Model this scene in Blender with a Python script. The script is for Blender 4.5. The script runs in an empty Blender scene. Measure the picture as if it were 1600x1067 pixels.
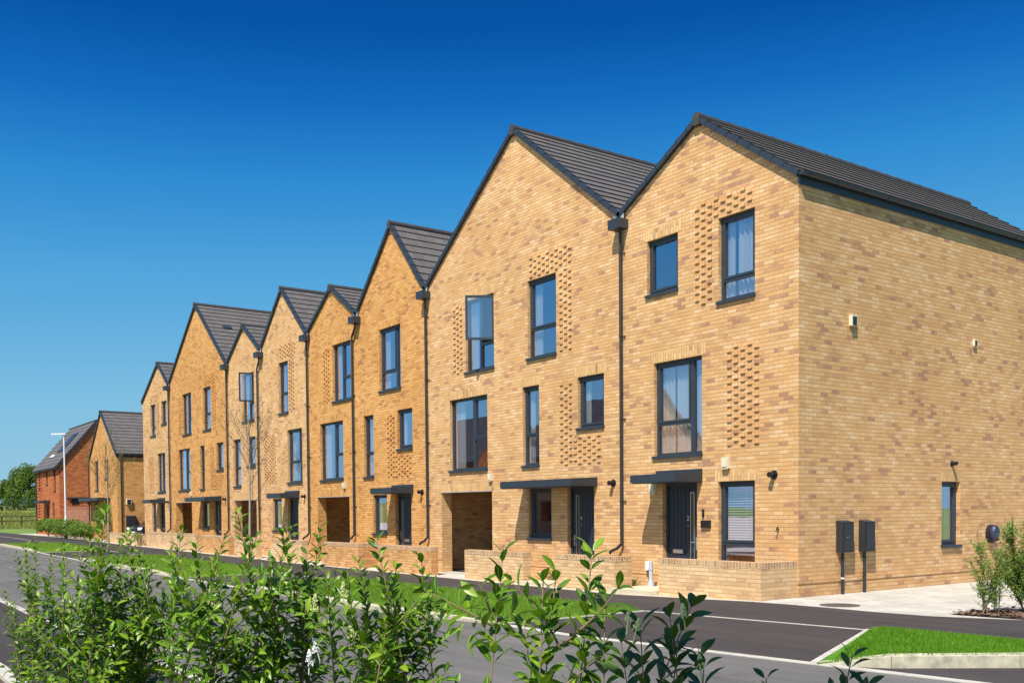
import bpy, bmesh, math, random
from mathutils import Vector, Matrix
rad = math.radians
scene = bpy.context.scene
col = scene.collection
random.seed(7)

# ------------------------------------------------------------------ camera
cam_d = bpy.data.cameras.new('camera')
cam = bpy.data.objects.new('camera', cam_d)
col.objects.link(cam)
scene.camera = cam
R_ = Vector((0.58188415, 0.81323071, -0.00816462)); U_ = Vector((-0.02236807, 0.02603866, 0.99941066)); W_ = Vector((-0.81296403, 0.58135859, -0.03334189))
cam.matrix_world = Matrix(((R_.x, U_.x, -W_.x, 11.40640), (R_.y, U_.y, -W_.y, -14.55353), (R_.z, U_.z, -W_.z, 1.61828), (0, 0, 0, 1)))
cam_d.sensor_width = 36.0
cam_d.lens = 36.0 * 1526.9456 / 1600
cam_d.shift_y = (848.846 - 533.5) / 1600
cam_d.clip_start = 0.05
cam_d.clip_end = 5000

# ------------------------------------------------------------------ sky and sun
SUN = Vector((0.6, -1.0, 1.70))
world = bpy.data.worlds.new('World'); scene.world = world; world.use_nodes = True
wn = world.node_tree
sky = wn.nodes.new('ShaderNodeTexSky'); sky.sky_type = 'NISHITA'; sky.sun_disc = False
sky.sun_elevation = math.atan2(SUN.z, math.hypot(SUN.x, SUN.y))
sky.sun_rotation = math.atan2(SUN.x, SUN.y)
sky.air_density = 1.0; sky.dust_density = 0.3; sky.ozone_density = 2.0; sky.altitude = 300
bgn = wn.nodes['Background']
sc0 = wn.nodes.new('ShaderNodeVectorMath'); sc0.operation = 'SCALE'; sc0.inputs['Scale'].default_value = 0.14
sep = wn.nodes.new('ShaderNodeSeparateColor'); dv = wn.nodes.new('ShaderNodeMath'); dv.operation = 'MULTIPLY'; dv.inputs[1].default_value = 1 / 3
skr = wn.nodes.new('ShaderNodeValToRGB'); els = skr.color_ramp.elements           # grades the sky's own brightness to a deep polarised blue
els[0].position = .235 / 3; els[0].color = (.001, .053, .24, 1); els[1].position = 1.0; els[1].color = (1.0, .98, .95, 1)
for q, c in ((.27, (.0015, .068, .29)), (.31, (.006, .118, .40)), (.365, (.022, .195, .48)), (.47, (.063, .280, .535)), (.75, (.158, .385, .565)), (.97, (.215, .42, .55)), (1.5, (.45, .6, .70))):
    el = els.new(q / 3); el.color = (*c, 1)
sc1 = wn.nodes.new('ShaderNodeVectorMath'); sc1.operation = 'SCALE'; sc1.inputs['Scale'].default_value = 1.10 / 0.145
wn.links.new(sky.outputs[0], sc0.inputs[0]); wn.links.new(sc0.outputs[0], sep.inputs[0]); wn.links.new(sep.outputs[1], dv.inputs[0]); wn.links.new(dv.outputs[0], skr.inputs[0]); 
wtc = wn.nodes.new('ShaderNodeTexCoord'); wxyz = wn.nodes.new('ShaderNodeSeparateXYZ'); wn.links.new(wtc.outputs['Generated'], wxyz.inputs[0])
south = wn.nodes.new('ShaderNodeMapRange'); south.inputs[1].default_value = -.70; south.inputs[2].default_value = -.84; wn.links.new(wxyz.outputs['Y'], south.inputs[0])
wmp = wn.nodes.new('ShaderNodeMapping'); wmp.inputs['Scale'].default_value = (1, 1, 2.2); wn.links.new(wtc.outputs['Generated'], wmp.inputs[0])
wnz = wn.nodes.new('ShaderNodeTexNoise'); wnz.inputs['Scale'].default_value = 3.2; wnz.inputs['Detail'].default_value = 7; wnz.inputs['Roughness'].default_value = .58; wn.links.new(wmp.outputs[0], wnz.inputs['Vector'])
cov = wn.nodes.new('ShaderNodeMapRange'); cov.inputs[1].default_value = .46; cov.inputs[2].default_value = .66; wn.links.new(wnz.outputs['Fac'], cov.inputs[0])
cm_ = wn.nodes.new('ShaderNodeMath'); cm_.operation = 'MULTIPLY'; wn.links.new(cov.outputs[0], cm_.inputs[0]); wn.links.new(south.outputs[0], cm_.inputs[1])
cmx = wn.nodes.new('ShaderNodeMix'); cmx.data_type = 'RGBA'; cmx.inputs[7].default_value = (1.45, 1.36, 1.26, 1); wn.links.new(cm_.outputs[0], cmx.inputs[0]); wn.links.new(skr.outputs[0], cmx.inputs[6])
wn.links.new(cmx.outputs[2], sc1.inputs[0]); wn.links.new(sc1.outputs[0], bgn.inputs[0])
bgn.inputs[1].default_value = 0.132
sl = bpy.data.lights.new('sun', 'SUN'); sl.energy = 5.0; sl.angle = rad(0.5); sl.color = (1.0, 0.94, 0.85)
so = bpy.data.objects.new('sun', sl); col.objects.link(so)
so.rotation_euler = SUN.to_track_quat('Z', 'Y').to_euler()
scene.view_settings.view_transform = 'Standard'; scene.view_settings.look = 'None'
scene.view_settings.exposure = 0.42; scene.view_settings.gamma = 1.0
scene.render.engine = 'CYCLES'
scene.cycles.max_bounces = 8; scene.cycles.transparent_max_bounces = 12

# ------------------------------------------------------------------ mesh builder
class MB:
    def __init__(s):
        s.v = []; s.f = []; s.uv = []; s.mi = []
    def face(s, pts, uv=None, m=0):
        b = len(s.v)
        pts = [Vector(p) for p in pts]
        s.v += [tuple(p) for p in pts]
        s.f.append(tuple(range(b, b + len(pts))))
        if uv is None:
            n = Vector((0, 0, 0))
            for i in range(len(pts)):
                n += pts[i].cross(pts[(i + 1) % len(pts)])
            ax, ay, az = abs(n.x), abs(n.y), abs(n.z)
            if az >= ax and az >= ay: uv = [(p.x, p.y) for p in pts]
            elif ax >= ay: uv = [(p.y + 0.05, p.z) for p in pts]
            else: uv = [(p.x, p.z) for p in pts]
        s.uv += uv; s.mi.append(m)
    def box(s, x0, x1, y0, y1, z0, z1, m=0, skip='', swap=False):
        P = lambda x, y, z: Vector((x, y, z))
        fs = {'b': [P(x0, y1, z0), P(x1, y1, z0), P(x1, y0, z0), P(x0, y0, z0)], 't': [P(x0, y0, z1), P(x1, y0, z1), P(x1, y1, z1), P(x0, y1, z1)],
              'f': [P(x0, y0, z0), P(x1, y0, z0), P(x1, y0, z1), P(x0, y0, z1)], 'k': [P(x1, y1, z0), P(x0, y1, z0), P(x0, y1, z1), P(x1, y1, z1)],
              'l': [P(x0, y1, z0), P(x0, y0, z0), P(x0, y0, z1), P(x0, y1, z1)], 'r': [P(x1, y0, z0), P(x1, y1, z0), P(x1, y1, z1), P(x1, y0, z1)]}
        for k, p in fs.items():
            if k in skip: continue
            if swap:
                if k in 'fk': uv = [(q.z, q.x) for q in p]
                elif k in 'lr': uv = [(q.z, q.y) for q in p]
                else: uv = [(q.y, q.x) for q in p]
                s.face(p, uv, m)
            else: s.face(p, None, m)
    def hexa(s, p, m=0):          # 8 corners: bottom ring then top ring
        for q in ((3, 2, 1, 0), (4, 5, 6, 7), (0, 1, 5, 4), (1, 2, 6, 5), (2, 3, 7, 6), (3, 0, 4, 7)):
            s.face([p[i] for i in q], None, m)
    def tube(s, pts, rs, n=6, m=0, caps=True):
        pts = [Vector(p) for p in pts]
        if not hasattr(rs, '__len__'): rs = [rs] * len(pts)
        rings = []; prev = None
        for i, p in enumerate(pts):
            d = (pts[min(i + 1, len(pts) - 1)] - pts[max(i - 1, 0)]).normalized()
            if prev is None:
                a = d.orthogonal().normalized()
            else:
                a = (prev - d * prev.dot(d))
                a = a.normalized() if a.length > 1e-6 else d.orthogonal().normalized()
            prev = a; b = d.cross(a)
            base = len(s.v)
            for k in range(n):
                t = 2 * math.pi * k / n
                s.v.append(tuple(p + (a * math.cos(t) + b * math.sin(t)) * rs[i]))
            rings.append(base)
        L = 0
        for i in range(len(pts) - 1):
            L1 = L + (pts[i + 1] - pts[i]).length
            for k in range(n):
                k2 = (k + 1) % n
                s.f.append((rings[i] + k, rings[i] + k2, rings[i + 1] + k2, rings[i + 1] + k))
                s.uv += [(k / n, L), ((k + 1) / n, L), ((k + 1) / n, L1), (k / n, L1)]; s.mi.append(m)
            L = L1
        if caps:
            for r, rev in ((rings[0], True), (rings[-1], False)):
                ids = [r + k for k in range(n)]
                if rev: ids.reverse()
                s.f.append(tuple(ids)); s.uv += [(0, 0)] * n; s.mi.append(m)
    def build(s, name, mats, parent=None, smooth=False, bevel=0):
        me = bpy.data.meshes.new(name)
        me.from_pydata(s.v, [], s.f)
        ul = me.uv_layers.new(name='UVMap')
        flat = [c for u in s.uv for c in u]
        ul.data.foreach_set('uv', flat)
        if not isinstance(mats, (list, tuple)): mats = [mats]
        for mt in mats: me.materials.append(mt)
        me.polygons.foreach_set('material_index', s.mi)
        if smooth: me.polygons.foreach_set('use_smooth', [True] * len(me.polygons))
        me.update()
        o = bpy.data.objects.new(name, me); col.objects.link(o)
        if parent:
            o.parent = parent
            base = Vector((0, 0, 0)); q = parent
            while q is not None:
                base += q.location; q = q.parent
            if base.length > 0:
                o.location = -base            # vertices are written in world metres
        if bevel:
            b = o.modifiers.new('bevel', 'BEVEL'); b.width = bevel; b.segments = 2; b.limit_method = 'ANGLE'
        return o

def tag(o, label=None, cat=None, group=None, kind=None):
    if label: o['label'] = label
    if cat: o['category'] = cat
    if group: o['group'] = group
    if kind: o['kind'] = kind
    return o

def empty(name, loc, label, cat, group=None):
    o = bpy.data.objects.new(name, None); col.objects.link(o); o.location = loc; o.empty_display_size = 0.2
    return tag(o, label, cat, group)

# ------------------------------------------------------------------ materials
def nmat(name):
    m = bpy.data.materials.new(name); m.use_nodes = True
    return m, m.node_tree, m.node_tree.nodes['Principled BSDF']
def N(nt, t, **kw):
    n = nt.nodes.new(t)
    for k, v in kw.items():
        if k.startswith('i_'): n.inputs[k[2:].replace('_', ' ')].default_value = v
        else: setattr(n, k, v)
    return n
def ramp(nt, stops, interp='LINEAR'):
    r = nt.nodes.new('ShaderNodeValToRGB'); e = r.color_ramp.elements; r.color_ramp.interpolation = interp
    while len(e) > 1: e.remove(e[-1])
    e[0].position = stops[0][0]; e[0].color = (*stops[0][1], 1)
    for p, c in stops[1:]:
        x = e.new(p); x.color = (*c, 1)
    return r
def mixc(nt, mode, fac, a, b):
    n = nt.nodes.new('ShaderNodeMix'); n.data_type = 'RGBA'; n.blend_type = mode
    L = nt.links
    for idx, v in ((0, fac), (6, a), (7, b)):
        if hasattr(v, 'is_linked'): L.new(v, n.inputs[idx])
        elif idx == 0: n.inputs[0].default_value = v
        else: n.inputs[idx].default_value = (*v, 1)
    return n.outputs[2]
def math_(nt, op, a, b=None, clamp=False):
    n = nt.nodes.new('ShaderNodeMath'); n.operation = op; n.use_clamp = clamp
    for i, v in enumerate((a, b)):
        if v is None: continue
        if hasattr(v, 'is_linked'): nt.links.new(v, n.inputs[i])
        else: n.inputs[i].default_value = v
    return n.outputs[0]

def simple(name, colr, rough=0.6, noise=0.0, nscale=20, metal=0.0, bump=0.0, spec=0.5, coord='Object'):
    m, nt, p = nmat(name)
    p.inputs['Roughness'].default_value = rough; p.inputs['Metallic'].default_value = metal; p.inputs['Specular IOR Level'].default_value = spec
    p.inputs['Base Color'].default_value = (*colr, 1)
    if noise or bump:
        tc = N(nt, 'ShaderNodeTexCoord')
        nz = N(nt, 'ShaderNodeTexNoise', i_Scale=nscale, i_Detail=5.0, i_Roughness=0.6)
        nt.links.new(tc.outputs[coord], nz.inputs['Vector'])
        if noise:
            r = ramp(nt, [(0.25, tuple(c * (1 - noise) for c in colr)), (0.75, tuple(min(1, c * (1 + noise)) for c in colr))])
            nt.links.new(nz.outputs['Fac'], r.inputs[0]); nt.links.new(r.outputs[0], p.inputs['Base Color'])
        if bump:
            b = N(nt, 'ShaderNodeBump', i_Strength=bump, i_Distance=0.01)
            nt.links.new(nz.outputs['Fac'], b.inputs['Height']); nt.links.new(b.outputs[0], p.inputs['Normal'])
    return m

def brick_mat(name, stops, mortar, shift=0.0, width=0.225, height=0.075, ms=0.006, patch=0.6):
    m, nt, p = nmat(name); L = nt.links
    uv = N(nt, 'ShaderNodeUVMap'); uv.uv_map = 'UVMap'
    mp = N(nt, 'ShaderNodeMapping'); mp.inputs['Location'].default_value = (shift, 0.0, 0)
    L.new(uv.outputs[0], mp.inputs[0])
    bk = N(nt, 'ShaderNodeTexBrick'); bk.offset = 0.5
    bk.inputs['Color1'].default_value = (0, 0, 0, 1); bk.inputs['Color2'].default_value = (1, 1, 1, 1); bk.inputs['Mortar'].default_value = (0.5, 0.5, 0.5, 1)
    bk.inputs['Scale'].default_value = 1.0; bk.inputs['Mortar Size'].default_value = ms; bk.inputs['Mortar Smooth'].default_value = 0.2
    bk.inputs['Bias'].default_value = 0.0; bk.inputs['Brick Width'].default_value = width; bk.inputs['Row Height'].default_value = height
    L.new(mp.outputs[0], bk.inputs['Vector'])
    big = N(nt, 'ShaderNodeTexNoise', i_Scale=1.6, i_Detail=3.0, i_Roughness=0.6); L.new(mp.outputs[0], big.inputs['Vector'])
    fine = N(nt, 'ShaderNodeTexNoise', i_Scale=28.0, i_Detail=4.0, i_Roughness=0.7); L.new(mp.outputs[0], fine.inputs['Vector'])
    t = math_(nt, 'ADD', bk.outputs['Color'], math_(nt, 'MULTIPLY', math_(nt, 'SUBTRACT', big.outputs['Fac'], 0.5), patch), True)
    r = ramp(nt, stops); L.new(t, r.inputs[0])
    fr = ramp(nt, [(0.3, (0.80, 0.80, 0.82)), (0.7, (1.13, 1.12, 1.10))]); L.new(fine.outputs['Fac'], fr.inputs[0])
    c = mixc(nt, 'MULTIPLY', 1.0, r.outputs[0], fr.outputs[0])
    br = ramp(nt, [(0.3, (0.93, 0.92, 0.92)), (0.7, (1.05, 1.05, 1.05))]); L.new(big.outputs['Fac'], br.inputs[0])
    c = mixc(nt, 'MULTIPLY', 1.0, c, br.outputs[0])
    lo = N(nt, 'ShaderNodeTexNoise', i_Scale=0.33, i_Detail=3.0, i_Roughness=0.6); L.new(mp.outputs[0], lo.inputs['Vector'])
    lr = ramp(nt, [(0.3, (0.90, 0.87, 0.83)), (0.7, (1.06, 1.07, 1.09))]); L.new(lo.outputs['Fac'], lr.inputs[0])
    c = mixc(nt, 'MULTIPLY', 1.0, c, lr.outputs[0])
    c = mixc(nt, 'MIX', bk.outputs['Fac'], c, mortar)
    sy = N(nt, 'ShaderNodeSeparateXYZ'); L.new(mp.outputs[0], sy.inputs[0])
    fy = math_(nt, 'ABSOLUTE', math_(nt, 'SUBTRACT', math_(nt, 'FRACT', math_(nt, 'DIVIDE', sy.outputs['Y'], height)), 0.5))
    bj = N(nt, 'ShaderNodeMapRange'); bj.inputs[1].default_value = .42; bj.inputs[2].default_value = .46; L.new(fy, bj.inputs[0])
    c = mixc(nt, 'MIX', math_(nt, 'MULTIPLY', bj.outputs[0], .8), c, tuple(q * .62 for q in mortar))  # shade of the recessed bed joints, put into the mortar colour
    L.new(c, p.inputs['Base Color'])
    p.inputs['Roughness'].default_value = 0.9; p.inputs['Specular IOR Level'].default_value = 0.2
    h = math_(nt, 'SUBTRACT', math_(nt, 'MULTIPLY', fine.outputs['Fac'], 0.35), bk.outputs['Fac'])
    b = N(nt, 'ShaderNodeBump', i_Strength=0.6, i_Distance=0.006); L.new(h, b.inputs['Height']); L.new(b.outputs[0], p.inputs['Normal'])
    return m

BUFF = [(0.0, (0.45, 0.245, 0.15)), (0.045, (0.52, 0.285, 0.16)), (0.10, (0.60, 0.335, 0.165)), (0.17, (0.655, 0.378, 0.168)), (0.40, (0.695, 0.405, 0.176)), (0.65, (0.72, 0.437, 0.20)), (0.88, (0.745, 0.475, 0.24)), (1.0, (0.77, 0.525, 0.295))]
ORNG = [(0.0, (0.44, 0.20, 0.09)), (0.09, (0.56, 0.265, 0.09)), (0.25, (0.64, 0.32, 0.10)), (0.6, (0.69, 0.36, 0.118)), (1.0, (0.74, 0.42, 0.16))]
REDB = [(0.0, (0.34, 0.085, 0.033)), (0.3, (0.48, 0.135, 0.042)), (0.7, (0.57, 0.175, 0.05)), (1.0, (0.63, 0.23, 0.08))]
WALLB = [(0.0, (0.52, 0.32, 0.18)), (0.1, (0.65, 0.42, 0.22)), (0.5, (0.74, 0.49, 0.26)), (1.0, (0.79, 0.56, 0.32))]
WALLO = [(0.0, (0.46, 0.22, 0.10)), (0.1, (0.58, 0.30, 0.12)), (0.5, (0.68, 0.36, 0.14)), (1.0, (0.73, 0.44, 0.2))]
M = {}
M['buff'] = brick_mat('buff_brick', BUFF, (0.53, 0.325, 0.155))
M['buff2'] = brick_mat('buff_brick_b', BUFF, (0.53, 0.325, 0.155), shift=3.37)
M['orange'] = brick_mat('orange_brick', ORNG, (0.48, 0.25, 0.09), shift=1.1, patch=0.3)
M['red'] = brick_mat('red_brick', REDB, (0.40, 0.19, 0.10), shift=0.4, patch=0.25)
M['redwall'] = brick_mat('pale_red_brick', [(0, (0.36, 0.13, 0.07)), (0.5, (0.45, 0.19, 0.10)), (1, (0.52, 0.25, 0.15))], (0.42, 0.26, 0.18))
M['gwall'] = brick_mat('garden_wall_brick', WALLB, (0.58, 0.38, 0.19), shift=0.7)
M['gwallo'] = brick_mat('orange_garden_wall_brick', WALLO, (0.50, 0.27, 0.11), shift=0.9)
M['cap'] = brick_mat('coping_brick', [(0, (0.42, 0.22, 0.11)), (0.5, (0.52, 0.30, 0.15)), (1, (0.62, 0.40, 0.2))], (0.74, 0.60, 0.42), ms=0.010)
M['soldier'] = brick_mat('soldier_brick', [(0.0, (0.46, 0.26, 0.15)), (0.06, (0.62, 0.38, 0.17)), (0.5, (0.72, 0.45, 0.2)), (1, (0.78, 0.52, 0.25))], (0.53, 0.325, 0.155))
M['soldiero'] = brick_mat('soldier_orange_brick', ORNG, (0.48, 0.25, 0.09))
M['slate'] = simple('slate_grey_coating', (0.030, 0.040, 0.054), 0.42, 0.12, 4)
M['slatedull'] = simple('dark_plastic', (0.022, 0.025, 0.03), 0.5)
M['blackpl'] = simple('black_plastic', (0.012, 0.012, 0.013), 0.4)
M['door'] = simple('door_slate_blue', (0.021, 0.025, 0.043), 0.45, 0.1, 8)
M['silver'] = simple('brushed_metal', (0.72, 0.70, 0.66), 0.3, metal=0.9)
M['cream'] = simple('cream_plastic', (0.74, 0.66, 0.48), 0.5)
M['white'] = simple('white_plastic', (0.8, 0.8, 0.8), 0.4)
M['greypl'] = simple('grey_plastic', (0.45, 0.47, 0.52), 0.4)
M['lead'] = simple('lead_flashing', (0.42, 0.44, 0.47), 0.45, 0.2, 6)
M['room'] = simple('plaster', (0.42, 0.40, 0.37), 0.9)
M['lampwhite'] = simple('white_paint', (0.82, 0.84, 0.86), 0.4)
M['wood'] = simple('weathered_timber', (0.16, 0.085, 0.05), 0.85, 0.3, 8)
M['bark'] = simple('bark', (0.15, 0.11, 0.08), 0.9, 0.35, 30, bump=0.4)
M['palebark'] = simple('pale_bark', (0.34, 0.29, 0.22), 0.85, 0.3, 25)
M['stem'] = simple('shrub_stem', (0.20, 0.135, 0.075), 0.8, 0.3, 40)
M['gstem'] = simple('green_shoot', (0.20, 0.24, 0.06), 0.6)
M['conc'] = simple('kerb_concrete', (0.50, 0.47, 0.40), 0.85, 0.22, 5, bump=0.2)
M['kerb'] = simple('weathered_kerb', (0.47, 0.43, 0.31), 0.9, 0.45, 7, bump=0.3)
M['soil'] = simple('soil', (0.085, 0.055, 0.035), 0.95, 0.4, 12, bump=0.8)
M['path_cream'] = simple('cream_slab', (0.60, 0.52, 0.36), 0.85, 0.08, 6)

def tarmac(name, base, light, sc=180, tracks=False):
    m, nt, p = nmat(name); L = nt.links
    tc = N(nt, 'ShaderNodeTexCoord')
    a = N(nt, 'ShaderNodeTexNoise', i_Scale=sc, i_Detail=2.0); L.new(tc.outputs['Object'], a.inputs['Vector'])
    b = N(nt, 'ShaderNodeTexNoise', i_Scale=0.6, i_Detail=4.0); L.new(tc.outputs['Object'], b.inputs['Vector'])
    mp = N(nt, 'ShaderNodeMapping'); mp.inputs['Scale'].default_value = (0.16, 2.2, 1); L.new(tc.outputs['Object'], mp.inputs[0])
    s = N(nt, 'ShaderNodeTexNoise', i_Scale=1.3, i_Detail=5.0, i_Roughness=0.62); L.new(mp.outputs[0], s.inputs['Vector'])
    r = ramp(nt, [(0.3, base), (0.72, light)]); L.new(a.outputs['Fac'], r.inputs[0])
    r2 = ramp(nt, [(0.3, (0.88, 0.88, 0.88)), (0.7, (1.10, 1.10, 1.10))]); L.new(b.outputs['Fac'], r2.inputs[0])
    r3 = ramp(nt, [(0.3, (0.78, 0.78, 0.79)), (0.7, (1.17, 1.17, 1.16))]); L.new(s.outputs['Fac'], r3.inputs[0])
    c = mixc(nt, 'MULTIPLY', 1.0, r.outputs[0], r2.outputs[0]); c = mixc(nt, 'MULTIPLY', 1.0, c, r3.outputs[0])
    st = N(nt, 'ShaderNodeTexNoise', i_Scale=1.7, i_Detail=3.0); L.new(tc.outputs['Object'], st.inputs['Vector'])
    sr = ramp(nt, [(0.60, (1, 1, 1)), (0.72, (0.80, 0.79, 0.78))]); L.new(st.outputs['Fac'], sr.inputs[0]); c = mixc(nt, 'MULTIPLY', 1.0, c, sr.outputs[0])
    if tracks:
        xy = N(nt, 'ShaderNodeSeparateXYZ'); L.new(tc.outputs['Object'], xy.inputs[0])
        wob = math_(nt, 'ADD', xy.outputs['Y'], math_(nt, 'MULTIPLY', b.outputs['Fac'], .5))
        for yc in (-7.6, -9.2, -10.5):
            d = math_(nt, 'ABSOLUTE', math_(nt, 'SUBTRACT', wob, yc)); mr = N(nt, 'ShaderNodeMapRange'); mr.inputs[1].default_value = .34; mr.inputs[2].default_value = .05; L.new(d, mr.inputs[0])
            c = mixc(nt, 'MULTIPLY', math_(nt, 'MULTIPLY', mr.outputs[0], .55), c, (0.78, 0.78, 0.79))
        vo = N(nt, 'ShaderNodeTexVoronoi', feature='DISTANCE_TO_EDGE', i_Scale=.33); L.new(mp.outputs[0], vo.inputs['Vector'])
        cr = N(nt, 'ShaderNodeMapRange'); cr.inputs[1].default_value = .012; cr.inputs[2].default_value = .004; L.new(vo.outputs['Distance'], cr.inputs[0])
        c = mixc(nt, 'MULTIPLY', math_(nt, 'MULTIPLY', cr.outputs[0], .5), c, (0.5, 0.5, 0.5))
    L.new(c, p.inputs['Base Color']); p.inputs['Roughness'].default_value = 0.85; p.inputs['Specular IOR Level'].default_value = 0.3
    bp = N(nt, 'ShaderNodeBump', i_Strength=0.5, i_Distance=0.006); L.new(a.outputs['Fac'], bp.inputs['Height']); L.new(bp.outputs[0], p.inputs['Normal'])
    return m
M['road'] = tarmac('worn_asphalt', (0.098, 0.094, 0.087), (0.188, 0.182, 0.169), 150, True)
M['tarmac'] = tarmac('dark_tarmac', (0.038, 0.032, 0.031), (0.078, 0.067, 0.064))

def paving(name, c1, c2, mort, w, h):
    m, nt, p = nmat(name); L = nt.links
    tc = N(nt, 'ShaderNodeTexCoord')
    bk = N(nt, 'ShaderNodeTexBrick'); bk.inputs['Scale'].default_value = 1.0
    bk.inputs['Color1'].default_value = (*c1, 1); bk.inputs['Color2'].default_value = (*c2, 1); bk.inputs['Mortar'].default_value = (*mort, 1)
    bk.inputs['Brick Width'].default_value = w; bk.inputs['Row Height'].default_value = h; bk.inputs['Mortar Size'].default_value = 0.006
    L.new(tc.outputs['Object'], bk.inputs['Vector'])
    a = N(nt, 'ShaderNodeTexNoise', i_Scale=1.2, i_Detail=5.0); L.new(tc.outputs['Object'], a.inputs['Vector'])
    r = ramp(nt, [(0.3, (0.82, 0.81, 0.79)), (0.7, (1.1, 1.1, 1.1))]); L.new(a.outputs['Fac'], r.inputs[0])
    L.new(mixc(nt, 'MULTIPLY', 1.0, bk.outputs['Color'], r.outputs[0]), p.inputs['Base Color'])
    p.inputs['Roughness'].default_value = 0.85
    return m
M['paving'] = paving('block_paving', (0.47, 0.44, 0.385), (0.60, 0.565, 0.50), (0.34, 0.31, 0.26), 0.2, 0.1)
M['slabs'] = paving('pale_paving', (0.52, 0.485, 0.42), (0.60, 0.56, 0.49), (0.40, 0.36, 0.3), 0.45, 0.45)

def grassm(name, a, b, c, sc=3.0):
    m, nt, p = nmat(name); L = nt.links
    tc = N(nt, 'ShaderNodeTexCoord')
    x = N(nt, 'ShaderNodeTexNoise', i_Scale=sc, i_Detail=6.0, i_Roughness=0.65); L.new(tc.outputs['Object'], x.inputs['Vector'])
    r = ramp(nt, [(0.28, a), (0.5, b), (0.74, c)]); L.new(x.outputs['Fac'], r.inputs[0])
    L.new(r.outputs[0], p.inputs['Base Color']); p.inputs['Roughness'].default_value = 0.8; p.inputs['Specular IOR Level'].default_value = 0.2
    return m
M['lawn'] = grassm('mown_grass', (0.08, 0.15, 0.016), (0.13, 0.23, 0.022), (0.19, 0.29, 0.035), 6.0)
M['lawn2'] = grassm('fresh_turf', (0.055, 0.16, 0.008), (0.09, 0.235, 0.012), (0.13, 0.29, 0.02), 6.0)
M['field'] = grassm('field_grass', (0.10, 0.17, 0.025), (0.15, 0.235, 0.04), (0.22, 0.28, 0.06), 0.35)
M['meadow'] = grassm('rough_meadow', (0.12, 0.15, 0.03), (0.19, 0.22, 0.045), (0.26, 0.27, 0.08), 0.5)

def leafm(name, dark, mid, light, rough=0.38, trans=0.35, sc=6.0, spec=0.5, rib=False):
    m, nt, p = nmat(name); L = nt.links
    geo = N(nt, 'ShaderNodeNewGeometry')
    tc = N(nt, 'ShaderNodeTexCoord')
    x = N(nt, 'ShaderNodeTexNoise', i_Scale=sc, i_Detail=3.0); L.new(tc.outputs['Object'], x.inputs['Vector'])
    v = math_(nt, 'ADD', math_(nt, 'MULTIPLY', geo.outputs['Random Per Island'], 0.6), math_(nt, 'MULTIPLY', x.outputs['Fac'], 0.4))
    r = ramp(nt, [(0.15, dark), (0.5, mid), (0.9, light)]); L.new(v, r.inputs[0])
    c = mixc(nt, 'MULTIPLY', math_(nt, 'MULTIPLY', geo.outputs['Backfacing'], 0.5), r.outputs[0], (1.35, 1.3, 1.2))
    if rib:
        uv = N(nt, 'ShaderNodeUVMap'); uv.uv_map = 'UVMap'; sx = N(nt, 'ShaderNodeSeparateXYZ'); L.new(uv.outputs[0], sx.inputs[0])
        mr = N(nt, 'ShaderNodeMapRange'); mr.inputs[1].default_value = .11; mr.inputs[2].default_value = .03; L.new(math_(nt, 'ABSOLUTE', math_(nt, 'SUBTRACT', sx.outputs['X'], .5)), mr.inputs[0])
        c = mixc(nt, 'MIX', math_(nt, 'MULTIPLY', mr.outputs[0], .55), c, tuple(min(1, q * 1.7) for q in light))
    L.new(c, p.inputs['Base Color']); p.inputs['Roughness'].default_value = rough; p.inputs['Specular IOR Level'].default_value = spec
    tl = N(nt, 'ShaderNodeBsdfTranslucent'); L.new(mixc(nt, 'MULTIPLY', 1.0, r.outputs[0], (1.6, 1.7, 0.5)), tl.inputs['Color'])
    mx = N(nt, 'ShaderNodeMixShader'); mx.inputs[0].default_value = trans
    L.new(p.outputs[0], mx.inputs[1]); L.new(tl.outputs[0], mx.inputs[2])
    L.new(mx.outputs[0], nt.nodes['Material Output'].inputs[0])
    return m
M['leaf'] = leafm('privet_leaf', (0.022, 0.066, 0.006), (0.078, 0.175, 0.009), (0.23, 0.34, 0.02), 0.38, 0.20, 9.0, 0.36, True)
M['leafpale'] = leafm('wilting_leaf', (0.20, 0.33, 0.05), (0.28, 0.42, 0.07), (0.36, 0.47, 0.10))
M['leafshade'] = leafm('shaded_leaf', (0.028, 0.062, 0.009), (0.048, 0.10, 0.012), (0.08, 0.15, 0.02), 0.4, 0.2)  # privet leaf again, darkened to put the shade into its colour
M['leaf_small'] = leafm('shrub_leaf', (0.065, 0.13, 0.015), (0.13, 0.22, 0.025), (0.23, 0.32, 0.05), 0.5)
M['treeleaf'] = leafm('tree_leaf', (0.05, 0.10, 0.014), (0.10, 0.17, 0.02), (0.18, 0.25, 0.035), 0.6, 0.3, 0.4)
M['hedgeleaf'] = leafm('hedge_leaf', (0.025, 0.055, 0.013), (0.045, 0.09, 0.018), (0.07, 0.125, 0.025), 0.7, 0.2, 0.4)
M['flower'] = simple('cream_blossom', (0.60, 0.62, 0.26), 0.7)
M['flowerw'] = simple('white_blossom', (0.74, 0.76, 0.72), 0.7)
M['chips'] = simple('bark_chips', (0.17, 0.10, 0.065), 0.95, 0.5, 40)

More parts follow.
